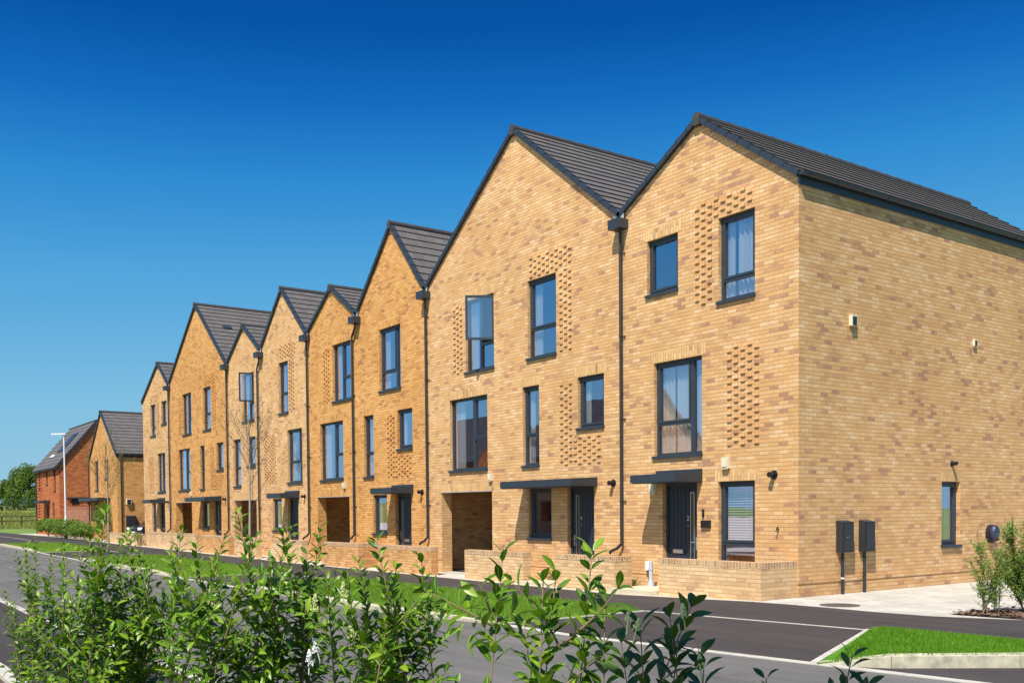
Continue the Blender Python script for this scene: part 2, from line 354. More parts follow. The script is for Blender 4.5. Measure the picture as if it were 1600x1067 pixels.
def glassm():
    m = bpy.data.materials.new('window_glass'); m.use_nodes = True; nt = m.node_tree; nt.nodes.clear(); L = nt.links
    out = N(nt, 'ShaderNodeOutputMaterial')
    tr = N(nt, 'ShaderNodeBsdfTransparent'); tr.inputs[0].default_value = (0.92, 0.95, 0.96, 1)
    gl = N(nt, 'ShaderNodeBsdfGlossy'); gl.inputs['Roughness'].default_value = 0.0; gl.inputs['Color'].default_value = (0.92, 0.86, 1.0, 1)
    tc = N(nt, 'ShaderNodeTexCoord'); nz = N(nt, 'ShaderNodeTexNoise', i_Scale=1.3, i_Detail=1.0); L.new(tc.outputs['Object'], nz.inputs['Vector'])
    bp = N(nt, 'ShaderNodeBump', i_Strength=0.10, i_Distance=0.02); L.new(nz.outputs['Fac'], bp.inputs['Height']); L.new(bp.outputs[0], gl.inputs['Normal'])
    mx = N(nt, 'ShaderNodeMixShader'); geo = N(nt, 'ShaderNodeNewGeometry'); dt = N(nt, 'ShaderNodeVectorMath', operation='DOT_PRODUCT'); L.new(geo.outputs['Incoming'], dt.inputs[0]); L.new(geo.outputs['Normal'], dt.inputs[1])
    k = math_(nt, 'POWER', math_(nt, 'SUBTRACT', 1.0, math_(nt, 'ABSOLUTE', dt.outputs['Value'])), 2.2)
    L.new(math_(nt, 'ADD', math_(nt, 'MULTIPLY', k, 0.95), 0.42, True), mx.inputs[0]); L.new(tr.outputs[0], mx.inputs[1]); L.new(gl.outputs[0], mx.inputs[2])
    L.new(mx.outputs[0], out.inputs[0])
    return m
M['glass'] = glassm()
M['darkglass'] = simple('dark_glass', (0.01, 0.012, 0.015), 0.06, spec=0.9)

def clothm():
    m, nt, p = nmat('curtain_cloth'); p.inputs['Base Color'].default_value = (0.90, 0.90, 0.88, 1); p.inputs['Roughness'].default_value = 0.9
    tl = N(nt, 'ShaderNodeBsdfTranslucent'); tl.inputs[0].default_value = (0.8, 0.8, 0.76, 1)
    mx = N(nt, 'ShaderNodeMixShader'); mx.inputs[0].default_value = 0.3
    nt.links.new(p.outputs[0], mx.inputs[1]); nt.links.new(tl.outputs[0], mx.inputs[2]); nt.links.new(mx.outputs[0], nt.nodes['Material Output'].inputs[0])
    return m
M['cloth'] = clothm()

def roofm(name, base, light):
    m, nt, p = nmat(name); L = nt.links
    uv = N(nt, 'ShaderNodeUVMap'); uv.uv_map = 'UVMap'
    bk = N(nt, 'ShaderNodeTexBrick'); bk.inputs['Scale'].default_value = 1.0
    bk.inputs['Color1'].default_value = (*base, 1); bk.inputs['Color2'].default_value = (*light, 1); bk.inputs['Mortar'].default_value = (*[c * 0.45 for c in base], 1)
    bk.inputs['Brick Width'].default_value = 0.33; bk.inputs['Row Height'].default_value = 0.345; bk.inputs['Mortar Size'].default_value = 0.004
    L.new(uv.outputs[0], bk.inputs['Vector'])
    a = N(nt, 'ShaderNodeTexNoise', i_Scale=5.0, i_Detail=6.0, i_Roughness=0.7); L.new(uv.outputs[0], a.inputs['Vector'])
    r = ramp(nt, [(0.3, (0.85, 0.85, 0.85)), (0.72, (1.18, 1.17, 1.15))]); L.new(a.outputs['Fac'], r.inputs[0])
    L.new(mixc(nt, 'MULTIPLY', 1.0, bk.outputs['Color'], r.outputs[0]), p.inputs['Base Color'])
    p.inputs['Roughness'].default_value = 0.7
    return m
M['tile'] = roofm('roof_tile', (0.104, 0.092, 0.088), (0.130, 0.116, 0.110))
M['ridge'] = simple('ridge_tile', (0.05, 0.046, 0.046), 0.7, 0.2, 8)

# ------------------------------------------------------------------ ground
def z0(x):
    if x > 0: return 0.0
    if x > -3.5: return -0.1 * (x / -3.5)
    if x > -20: return -0.1
    return -0.1 + 0.2 * min(1.0, (-20 - x) / 42)
BRK = [0, -3.5, -20, -62]
def sheet(name, x0, x1, ya, yb, dz, mat, kind='structure', step=None, thick=0.0):
    """strip of ground between the curves ya(x) and yb(x), lying dz above the natural ground"""
    fa = ya if callable(ya) else (lambda x: ya)
    fb = yb if callable(yb) else (lambda x: yb)
    fz = dz if callable(dz) else (lambda x: dz)
    xs = sorted(set([x0, x1] + [b for b in BRK if x0 < b < x1]))
    if step:
        n = int((x1 - x0) / step); xs = sorted(set(xs + [x0 + (x1 - x0) * i / max(n, 1) for i in range(n + 1)]))
    mb = MB()
    for a, b in zip(xs, xs[1:]):
        za, zb = z0(a) + fz(a), z0(b) + fz(b)
        mb.face([(a, fa(a), za), (b, fa(b), zb), (b, fb(b), zb), (a, fb(a), za)])
        if thick:
            mb.face([(a, fa(a), za - thick), (b, fa(b), zb - thick), (b, fa(b), zb), (a, fa(a), za)])
            mb.face([(b, fb(b), zb - thick), (a, fb(a), za - thick), (a, fb(a), za), (b, fb(b), zb)])
    if thick:
        for x in (x0, x1):
            z = z0(x) + fz(x)
            mb.face([(x, fa(x), z - thick), (x, fb(x), z - thick), (x, fb(x), z), (x, fa(x), z)])
    o = mb.build(name, mat)
    o['kind'] = kind
    return o

yk = lambda x: -6.65 if x < 1.5 else -6.65 + 0.14 * (x - 1.5)          # road edge
yp = lambda x: -3.70 if x < 0 else -3.72 + 0.15 * x                     # footway, road side
ye = lambda x: -1.25 if x < 0 else (-1.25 + 0.12 * min(x, 1) if x < 3 else -1.13 + 0.45 * (x - 3))   # footway, house side
mb = MB()
gx = [-2500, -300, -62, -20, -3.5, 0, 300, 2500]
for a, b in zip(gx, gx[1:]):
    mb.face([(a, -2500, z0(a) - .05), (b, -2500, z0(b) - .05), (b, 2500, z0(b) - .05), (a, 2500, z0(a) - .05)])
tag(mb.build('ground', M['field']), kind='structure')
sheet('road', -130, 60, -11.45, yk, 0.0, M['road'], step=3)
sheet('parking_bay_surface', -78, 5.1, lambda x: yk(x) + .12, lambda x: yp(x) - .05, 0.0, M['tarmac'], step=2)
sheet('footpath', -110, 7.2, lambda x: yp(x), ye, 0.002, M['tarmac'], step=0.8)
sheet('side_road', 4.9, 14, lambda x: yk(x) + .12, 40, -0.006, M['tarmac'], step=1)
sheet('front_paving', -42.9, 0, -1.25, 0.0, -0.004, M['slabs'])
sheet('side_paving', -76, -42.9, -1.25, 12, -0.004, M['paving'])
sheet('driveway', 0, 6.2, ye, 20, -0.002, M['paving'], step=0.4)
sheet('near_footway', -40, 14, -12.93, -11.57, 0.0, M['tarmac'])
sheet('planting_bed', -20, 14, -15.6, -13.07, -0.01, M['soil'])
sheet('rear_path', -20, 16, -18.5, -15.6, -0.005, M['slabs'])
sheet('rear_road', -80, 40, -24.4, -18.5, -0.006, M['tarmac'])
sheet('rear_yard', -120, 60, -160, -24.4, -0.008, M['paving'])

def kerb_run(name, pts, w, top, mat, label, unit=0.915, drop=0.12):
    """a run of kerb stones along pts (x, y, height above the ground there)"""
    mb = MB()
    P = [Vector((p[0], p[1], 0)) for p in pts]
    for i in range(len(P) - 1):
        L = (P[i + 1] - P[i]).length; n = max(1, round(L / unit))
        d = (P[i + 1] - P[i]).normalized(); nrm = Vector((-d.y, d.x, 0)) * w
        for k in range(n):
            a = P[i].lerp(P[i + 1], k / n) + d * 0.004; b = P[i].lerp(P[i + 1], (k + 1) / n) - d * 0.004
            ha = pts[i][2] + (pts[i + 1][2] - pts[i][2]) * k / n; hb = pts[i][2] + (pts[i + 1][2] - pts[i][2]) * (k + 1) / n
            za, zb = z0(a.x), z0(b.x)
            lo = [Vector((q.x, q.y, z - drop)) for q, z in ((a, za), (b, zb), (b + nrm, zb), (a + nrm, za))]
            c = 0.012 if max(ha, hb) > 0.05 else 0.0
            hi = [Vector((q.x, q.y, z + h)) for q, z, h in ((a, za, ha - c), (b, zb, hb - c), (b + nrm, zb, hb), (a + nrm, za, ha))]
            mb.hexa(lo + hi)
    o = mb.build(name, mat)
    return tag(o, kind='structure')
kerb_run('flush_kerb', [(-120, -6.65, .008), (-27, -6.65, .008), (-20, -6.65, .008), (-3.5, -6.65, .008), (0, -6.65, .008), (1.5, -6.65, .008), (14, yk(14), .008)], 0.125, 0, M['conc'], '')
kerb_run('near_kerb', [(-60, -11.57, .008), (-20, -11.57, .008), (-3.5, -11.57, .008), (0, -11.57, .008), (14, -11.57, .008)], 0.125, 0, M['conc'], '')
kerb_run('bed_kerb', [(-20, -13.07, .03), (-3.5, -13.07, .03), (0, -13.07, .03), (14, -13.07, .03)], 0.14, 0, M['conc'], '')
kerb_run('footpath_edging', [(-76, -3.76, .006), (-20, -3.76, .006), (-3.5, -3.76, .006), (0, -3.77, .006), (3.7, -3.215, .006)], 0.055, 0, M['conc'], '')
kerb_run('front_edging', [(-66, -1.26, .006), (-20, -1.26, .006), (-3.5, -1.26, .006), (0, -1.26, .006)], 0.06, 0, M['conc'], '')

# grass verges with their raised kerbs
def blades(name, n, pick, hmin, hmax, wid, mat, seed):
    rnd = random.Random(seed); mb = MB()
    for _ in range(n):
        x, y, z = pick(rnd)
        h = rnd.uniform(hmin, hmax); a = rnd.uniform(0, math.pi); w = wid * rnd.uniform(.6, 1.2)
        dx, dy = math.cos(a) * w / 2, math.sin(a) * w / 2
        lx, ly = rnd.uniform(-.5, .5) * h, rnd.uniform(-.5, .5) * h
        b = len(mb.v)
        mb.v += [(x - dx, y - dy, z), (x + dx, y + dy, z), (x + lx, y + ly, z + h)]
        mb.f.append((b, b + 1, b + 2)); mb.uv += [(0, 0), (1, 0), (0, 1)]; mb.mi.append(0)
    o = mb.build(name, mat); return tag(o, kind='stuff')
def grass_blade_mat(name, a, b, c):
    return leafm(name, a, b, c, 0.6, 0.35, 3.0, 0.3)
M['blade'] = grass_blade_mat('grass_blade', (0.10, 0.20, 0.018), (0.16, 0.29, 0.026), (0.25, 0.37, 0.05))
M['blade2'] = grass_blade_mat('turf_blade', (0.07, 0.18, 0.009), (0.12, 0.27, 0.014), (0.20, 0.34, 0.025))
def verge(x0, x1, n, seed, lab):
    def hz(x):
        return max(0.0, min(1.0, (x1 - .25 - x) / 2.2)) * 0.085 + 0.012
    sheet('grass_verge', x0, x1 - .06, -6.50, -3.80, hz, M['lawn'], step=0.5, thick=0.1)
    kerb_run('raised_kerb', [(x0, -6.66, .10), (max(x0, x1 - 2.6), -6.66, .10), (x1 - .05, -6.66, .014)], 0.15, 0, M['kerb'], '', drop=0.02)
    kerb_run('verge_edging', [(x1, -6.5, .012), (x1, -3.77, .012)], 0.055, 0, M['conc'], '')
    def pick(r):
        x = r.uniform(x0, x1 - .1); y = r.uniform(-6.5, -3.8)
        return x, y, z0(x) + hz(x) - .005
    o = blades('grass', n, pick, .04, .10, .014, M['blade'], seed)
    return o
verge(-10.3, 0.0, 42000, 1, 'a')
verge(-27.0, -15.0, 16000, 2, 'b')
verge(-46.0, -35.0, 7000, 3, 'c')
W2 = [(3.72, -3.20), (5.03, -6.12), (5.60, -5.66), (6.36, -4.68), (6.9, -3.6), (7.05, -2.62), (5.5, -2.84)]
def w2z(x, y):
    d = (x - 3.7) + (y + 3.2) * 0.3
    h = min(1.0, max(0.0, ((x - 5.0) + (y + 6.1)) / 1.1)) * min(1.0, max(0.0, (-2.7 - y) / 1.2))
    return 0.012 + 0.095 * h
mb = MB()
ctr = (5.7, -4.2)
for i in range(len(W2)):
    a, b = W2[i], W2[(i + 1) % len(W2)]
    rows = 6
    for k in range(rows):
        t0, t1 = k / rows, (k + 1) / rows
        q = [(ctr[0] + (p[0] - ctr[0]) * t, ctr[1] + (p[1] - ctr[1]) * t) for p, t in ((a, t0), (a, t1), (b, t1), (b, t0))]
        if k == 0: q = q[:1] + q[1:3]
        mb.face([(x, y, w2z(x, y)) for x, y in q])
tag(mb.build('corner_verge', M['lawn2']), kind='structure')
def inside(x, y, poly):
    c = False; n = len(poly)
    for i in range(n):
        x1, y1 = poly[i]; x2, y2 = poly[(i + 1) % n]
        if (y1 > y) != (y2 > y) and x < (x2 - x1) * (y - y1) / (y2 - y1) + x1: c = not c
    return c
def pick2(r):
    while True:
        x = r.uniform(3.7, 7.05); y = r.uniform(-6.1, -2.6)
        if inside(x, y, W2) and (x - 3.70) * 2.92 + (y + 3.20) * 1.33 > .40: return x, y, w2z(x, y) - .005
blades('grass', 26000, pick2, .022, .05, .011, M['blade2'], 5)
kerb_run('corner_kerb', [(5.03, -6.14, .014), (5.62, -5.70, .125), (6.40, -4.68, .13), (6.95, -3.6, .13), (7.12, -2.5, .03)], 0.14, 0, M['kerb'], '', drop=0.03)
kerb_run('verge_edging', [(5.03, -6.12, .022), (3.70, -3.20, .022)], 0.075, 0, M['conc'], '')

# bark-mulched bed beside the driveway
mb = MB()
MUL = [(3.25, -.60), (4.75, -.42), (6.2, -.15), (6.2, 1.2), (4.1, .95), (3.5, .3)]
mb.face([(x, y, .012) for x, y in MUL])
tag(mb.build('mulch_bed', M['soil']), kind='structure')
rnd = random.Random(3); mb = MB()
for _ in range(2600):
    while True:
        x, y = rnd.uniform(3.1, 6.2), rnd.uniform(-.65, 1.7)
        if inside(x, y, MUL) or rnd.random() < .03: break
    a = rnd.uniform(0, 6.28); l = rnd.uniform(.015, .05); w = l * rnd.uniform(.3, .6); z = .014 + rnd.random() * .02
    u = Vector((math.cos(a), math.sin(a), rnd.uniform(-.4, .4))) * l; v = Vector((-math.sin(a), math.cos(a), rnd.uniform(-.4, .4))) * w
    p = Vector((x, y, z + .01)); mb.face([p - u - v, p + u - v, p + u + v, p - u + v])
tag(mb.build('bark_chippings', M['chips']), kind='stuff')

# ------------------------------------------------------------------ houses
REV = 0.10
def wall_with_holes(mb, xs0, xs1, zb, zt, holes, plane='y', at=0.0, depth=REV, flip=False, m=0):
    """brick face with openings (a0, a1, z0, z1) and their brick reveals; plane 'y' runs along x facing -y, plane 'x' runs along y facing +x"""
    def P(a, z, d=0.0):
        if plane == 'y': return (a, at + d, z)
        return (at - d, a, z)
    A = sorted(set([xs0, xs1] + [h[0] for h in holes] + [h[1] for h in holes])); Z = sorted(set([zb, zt] + [h[2] for h in holes] + [h[3] for h in holes]))
    Z = [z for z in Z if zb <= z <= zt]
    for a, b in zip(A, A[1:]):
        run = None
        for c, d in zip(Z, Z[1:]):
            solid = not any(h[0] <= a + 1e-6 and h[1] >= b - 1e-6 and h[2] <= c + 1e-6 and h[3] >= d - 1e-6 for h in holes)
            if solid: mb.face([P(a, c), P(b, c), P(b, d), P(a, d)], None, m)
    for h in holes:
        D = h[4] if len(h) > 4 else depth
        a, b, c, d = h[:4]
        mb.face([P(a, c, 0), P(a, d, 0), P(a, d, D), P(a, c, D)], [(0 + .06, c), (.06, d), (.06 + D, d), (.06 + D, c)], m)
        mb.face([P(b, c, D), P(b, d, D), P(b, d, 0), P(b, c, 0)], [(.06 + D, c), (.06 + D, d), (.06, d), (.06, c)], m)
        mb.face([P(a, d, 0), P(b, d, 0), P(b, d, D), P(a, d, D)], None, m)
        mb.face([P(a, c, D), P(b, c, D), P(b, c, 0), P(a, c, 0)], None, m)

def window(parent, xl, xr, zs, zt, style, at=0.0, plane='y', curtain='L', tz=None, mx=None, open_=None, blind=False, sill=True, seed=0):
    """frame mesh 'window' with sub-parts pane, sill, curtain (or blind, sash)"""
    def B(mb, a0, a1, d0, d1, z_0, z_1, m=0):
        if plane == 'y': mb.box(a0, a1, at + d0, at + d1, z_0, z_1, m)
        else: mb.box(at - d1, at - d0, a0, a1, z_0, z_1, m)
    def Q(mb, a0, a1, d, z_0, z_1):
        if plane == 'y': mb.face([(a0, at + d, z_0), (a1, at + d, z_0), (a1, at + d, z_1), (a0, at + d, z_1)])
        else: mb.face([(at - d, a0, z_0), (at - d, a1, z_0), (at - d, a1, z_1), (at - d, a0, z_1)])
    f = .058; d0, d1 = .085, .155
    zb = zs + (.045 if sill else 0)
    mb = MB(); gl = MB()
    B(mb, xl, xl + f, d0, d1, zb, zt); B(mb, xr - f, xr, d0, d1, zb, zt)
    B(mb, xl + f, xr - f, d0, d1, zb, zb + f); B(mb, xl + f, xr - f, d0, d1, zt - f, zt)
    def sash(a0, a1, c0, c1):
        s = .045; e0, e1 = d0 - .014, d1 - .02
        B(mb, a0, a0 + s, e0, e1, c0, c1); B(mb, a1 - s, a1, e0, e1, c0, c1)
        B(mb, a0 + s, a1 - s, e0, e1, c0, c0 + s); B(mb, a0 + s, a1 - s, e0, e1, c1 - s, c1)
        Q(gl, a0 + s, a1 - s, .12, c0 + s, c1 - s)
    def fixed(a0, a1, c0, c1): Q(gl, a0, a1, .125, c0, c1)
    ia, ib, ic, idd = xl + f, xr - f, zb + f, zt - f
    g = .004; t = .075
    if style == 'S': sash(ia + g, ib - g, ic + g, idd - g)
    elif style == 'T':
        B(mb, ia, ib, d0, d1, tz - t / 2, tz + t / 2); fixed(ia, ib, ic, tz - t / 2); sash(ia + g, ib - g, tz + t / 2 - .02, idd - g)
    elif style in ('L', 'R'):
        B(mb, mx - .045, mx + .045, d0, d1, ic, idd)
        la, lb, fa, fb = (ia, mx - .045, mx + .045, ib) if style == 'L' else (mx + .045, ib, ia, mx - .045)
        B(mb, la, lb, d0, d1, tz - t / 2, tz + t / 2); fixed(la, lb, ic, tz - t / 2); fixed(fa, fb, ic, idd)
        if not open_: sash(la + g, lb - g, tz + t / 2 - .02, idd - g)
    w = mb.build('window', M['slate'], parent)
    gl.build('pane', M['glass'], w)
    if open_:
        hx, hy, ex, ey = open_                     # hinge and free edge in plan
        sm = MB(); sg = MB(); hv = Vector((hx, hy, 0)); e = Vector((ex, ey, 0)) - hv; L = e.length; e.normalize(); nn = Vector((-e.y, e.x, 0)) * .055
        c0, c1, s = tz + .02, idd, .06
        def bar(a0, a1, q0, q1):
            p = [hv + e * a0, hv + e * a1, hv + e * a1 + nn, hv + e * a0 + nn]
            sm.hexa([Vector((v.x, v.y, q0)) for v in p] + [Vector((v.x, v.y, q1)) for v in p])
        bar(0, s, c0, c1); bar(L - s, L, c0, c1); bar(s, L - s, c0, c0 + s); bar(s, L - s, c1 - s, c1)
        a, b = hv + e * s + nn * .5, hv + e * (L - s) + nn * .5
        sg.face([(a.x, a.y, c0 + s), (b.x, b.y, c0 + s), (b.x, b.y, c1 - s), (a.x, a.y, c1 - s)])
        # the open sash is leaf + its glass in one part
        k = len(sm.v); sm.v += sg.v; sm.f += [tuple(i + k for i in fc) for fc in sg.f]; sm.uv += sg.uv; sm.mi += [1] * len(sg.f)
        so_ = sm.build('open_sash', [M['slate'], M['glass']], w); so_['label'] = 'sash swung wide open'
    if sill:
        sb = MB(); B(sb, xl - .03, xr + .02, -.045, d0 + .02, zs, zs + .045); B(sb, xl - .03, xr + .02, -.05, -.040, zs - .015, zs + .045); sb.build('sill', M['slate'], w)
    rnd = random.Random(seed * 31 + int(abs(xl) * 100))
    cm = MB(); dd = .215
    def drape(a0, a1, c0, c1):
        n = max(4, int((a1 - a0) / .035)); pts = []
        for i in range(n + 1):
            a = a0 + (a1 - a0) * i / n; pts.append((a, dd + .03 * math.sin(i * 1.9 + rnd.random()) + .012 * rnd.random()))
        for p, q in zip(pts, pts[1:]):
            if plane == 'y': cm.face([(p[0], at + p[1], c0), (q[0], at + q[1], c0), (q[0], at + q[1], c1), (p[0], at + p[1], c1)])
            else: cm.face([(at - p[1], p[0], c0), (at - q[1], q[0], c0), (at - q[1], q[0], c1), (at - p[1], p[0], c1)])
    W = xr - xl; lo = zs - .05
    if curtain == 'L': drape(xl - .05, xl + .24 * W + .05, lo, zt + .05); drape(xr - .02 * W, xr + .12, lo, zt + .05)
    elif curtain == 'F': drape(xl - .05, xl + .30 * W, lo, zt + .05); drape(xl + .33 * W, xr + .1, lo, zt + .05)
    elif curtain == 'B': drape(xl - .05, xl + .28 * W, lo, zt + .05); drape(xr - .22 * W, xr + .12, lo, zt + .05)
    if cm.f: cm.build('curtain', M['cloth'], w, smooth=True)
    if blind:
        bm_ = MB(); n = int((zt - zs - .05) / .05); z = zt - .03
        while z > zs + .34:
            bm_.face([(xl + .02, at + .19, z - .012), (xr - .02, at + .19, z - .012), (xr - .02, at + .225, z + .012), (xl + .02, at + .225, z + .012)]); z -= .05
        bm_.box(xl + .02, xr - .02, at + .185, at + .225, zs + .28, zs + .31); bm_.box(xl + .6 * W, xl + .6 * W + .008, at + .18, at + .188, zs + .3, zt)
        bm_.build('blind', M['white'], w)
        s2 = MB(); s2.box(xl - .03, xr + .03, at + .16, at + .36, zs + .08, zs + .11); s2.build('window_board', M['white'], w)
    return w

def text_obj(txt, size, loc, parent, mat):
    cu = bpy.data.curves.new('house_number', 'FONT'); cu.body = txt; cu.size = size; cu.extrude = .006; cu.align_x = 'CENTER'
    cu.materials.append(mat)
    tmp = bpy.data.objects.new('house_number', cu); col.objects.link(tmp)
    me = bpy.data.meshes.new_from_object(tmp.evaluated_get(bpy.context.evaluated_depsgraph_get()))
    bpy.data.objects.remove(tmp); me.name = 'house_number'
    o = bpy.data.objects.new('house_number', me); col.objects.link(o); o.parent = parent
    b = Vector((0, 0, 0)); q = parent
    while q is not None: b += q.location; q = q.parent
    o.location = Vector(loc) - b; o.rotation_euler = (math.pi / 2, 0, 0)
    return o

def door(parent, xl, xr, zb, zt, glaze, number=None):
    fr = MB(); f = .06; y0, y1 = .10, .17
    fr.box(xl, xl + f, y0, y1, zb, zt); fr.box(xr - f, xr, y0, y1, zb, zt); fr.box(xl + f, xr - f, y0, y1, zt - f, zt); fr.box(xl, xr, y0 - .06, y1, zb, zb + .05)
    a, b, c, d = xl + f + .004, xr - f - .004, zb + .055, zt - f - .004
    W = b - a
    if glaze == 'R': g0, g1 = b - .235, b - .12; px0, px1 = a, g0; nx = a + W * .66; lx0 = a + .14; hx = b - .065
    else: g0, g1 = a + .12, a + .235; px0, px1 = g1, b; nx = g1 + .09; lx0 = g1 + .08; hx = a + .06
    yf = .125
    fr.box(a, g0, yf, yf + .045, c, d, 1); fr.box(g1, b, yf, yf + .045, c, d, 1)
    fr.box(g0, g1, yf, yf + .045, c, c + .12, 1); fr.box(g0, g1, yf, yf + .045, d - .12, d, 1)
    # vertical boards of the leaf
    x = px0 + .03; n = 5; bw = (px1 - px0 - .06) / n
    for i in range(n): fr.box(x + i * bw + .006, x + (i + 1) * bw - .006, yf - .007, yf - .001, c + .05, d - .05, 1)
    o = fr.build('door', [M['slate'], M['door']], parent)
    g = MB(); g.box(g0 + .012, g1 - .012, yf + .01, yf + .02, c + .135, d - .135); g.build('pane', M['darkglass'], o)
    tr = MB(); y = yf - .012
    tr.box(g0, g0 + .012, y, yf + .01, c + .12, d - .12); tr.box(g1 - .012, g1, y, yf + .01, c + .12, d - .12); tr.box(g0 + .012, g1 - .012, y, yf + .01, c + .12, c + .132); tr.box(g0 + .012, g1 - .012, y, yf + .01, d - .132, d - .12); tr.build('glazing_trim', M['silver'], o)
    lb = MB(); lb.box(lx0, lx0 + .28, yf - .03, yf - .008, zb + .78, zb + .86); lb.box(lx0 + .02, lx0 + .26, yf - .042, yf - .031, zb + .80, zb + .845); lb.build('letterbox', M['silver'], o)
    h = MB(); h.tube([(hx, yf - .008, zb + 1.02), (hx, yf - .055, zb + 1.02), (hx + (.11 if glaze == 'L' else -.11), yf - .055, zb + 1.02)], .011, 8); h.box(hx - .016, hx + .016, yf - .012, yf - .002, zb + .86, zb + 1.12); h.build('handle', M['silver'], o)
    if number: text_obj(number, .145, (nx, yf - .016, zb + 1.46), o, M['silver']); k = MB(); k.tube([(nx, yf - .008, zb + 1.36), (nx, yf - .022, zb + 1.36)], .012, 8); k.build('spyhole', M['silver'], o)
    return o

def canopy(parent, xl, xr, up, z=2.17):
    mb = MB(); d = .76; h0, h1 = .165, .205
    mb.hexa([(xl, -d, z), (xr, -d, z), (xr, -.002, z), (xl, -.002, z), (xl, -d, z + h0), (xr, -d, z + h0), (xr, -.002, z + h1), (xl, -.002, z + h1)])
    mb.hexa([(xl + .03, -d + .03, z - .012), (xr - .03, -d + .03, z - .012), (xr - .03, -.002, z - .012), (xl + .03, -.002, z - .012)] + [(xl + .03, -d + .03, z - .001), (xr - .03, -d + .03, z - .001), (xr - .03, -.002, z - .001), (xl + .03, -.002, z - .001)])
    if up: mb.box(xl, xr, -.03, -.003, z + h1 - .01, z + .265)
    return mb.build('canopy', M['slate'], parent, bevel=.006)

def roof_slope(mb, ax, az, ex, ez, y0, y1, pitch=.345):
    """courses of flat interlocking tiles from the eave (ex, ez) up to the ridge (ax, az)"""
    L = math.hypot(ax - ex, az - ez); n = max(1, round(L / pitch)); up = Vector((ax - ex, 0, az - ez)).normalized()
    nr = Vector((-up.z, 0, up.x)); nr = nr if nr.z > 0 else -nr
    E0 = Vector((ex, 0, ez))
    for k in range(n):
        a = E0 + up * (L * k / n - .012) + nr * .036; b = E0 + up * (L * (k + 1) / n + .035) + nr * .004
        u0, u1 = L * k / n + .001, L * (k + 1) / n - .001
        q = [Vector((a.x, y0, a.z)), Vector((a.x, y1, a.z)), Vector((b.x, y1, b.z)), Vector((b.x, y0, b.z))]
        uv = [(y0, k * .345 + .01), (y1, k * .345 + .01), (y1, k * .345 + .335), (y0, k * .345 + .335)]
        if up.x > 0: q.reverse(); uv.reverse()
        mb.face(q, uv)
        c = a - nr * .034 + up * .016
        q = [Vector((c.x, y0, c.z)), Vector((c.x, y1, c.z)), Vector((a.x, y1, a.z)), Vector((a.x, y0, a.z))]
        if up.x > 0: q.reverse()
        mb.face(q, [(0, 0.2), (.1, .2), (.1, .2), (0, .2)])
        # tile edge at the verge
    return n

def verge_units(mb, ax, az, ex, ez, y0, y1, pitch=.345):
    L = math.hypot(ax - ex, az - ez); n = max(1, round(L / pitch)); up = Vector((ax - ex, 0, az - ez)).normalized()
    nr = Vector((-up.z, 0, up.x)); nr = nr if nr.z > 0 else -nr
    E0 = Vector((ex, 0, ez))
    for k in range(n):
        a = E0 + up * (L * k / n - (.05 if k == 0 else .0)); b = E0 + up * (L * (k + 1) / n + .012)
        lo, hi_a, hi_b = -nr * .075, nr * .040, nr * .018
        p = [a + lo, b + lo * .93, b + hi_b, a + hi_a]
        mb.hexa([Vector((p[0].x, y0, p[0].z)), Vector((p[1].x, y0, p[1].z)), Vector((p[1].x, y1, p[1].z)), Vector((p[0].x, y1, p[0].z)),
                 Vector((p[3].x, y0, p[3].z)), Vector((p[2].x, y0, p[2].z)), Vector((p[2].x, y1, p[2].z)), Vector((p[3].x, y1, p[3].z))])

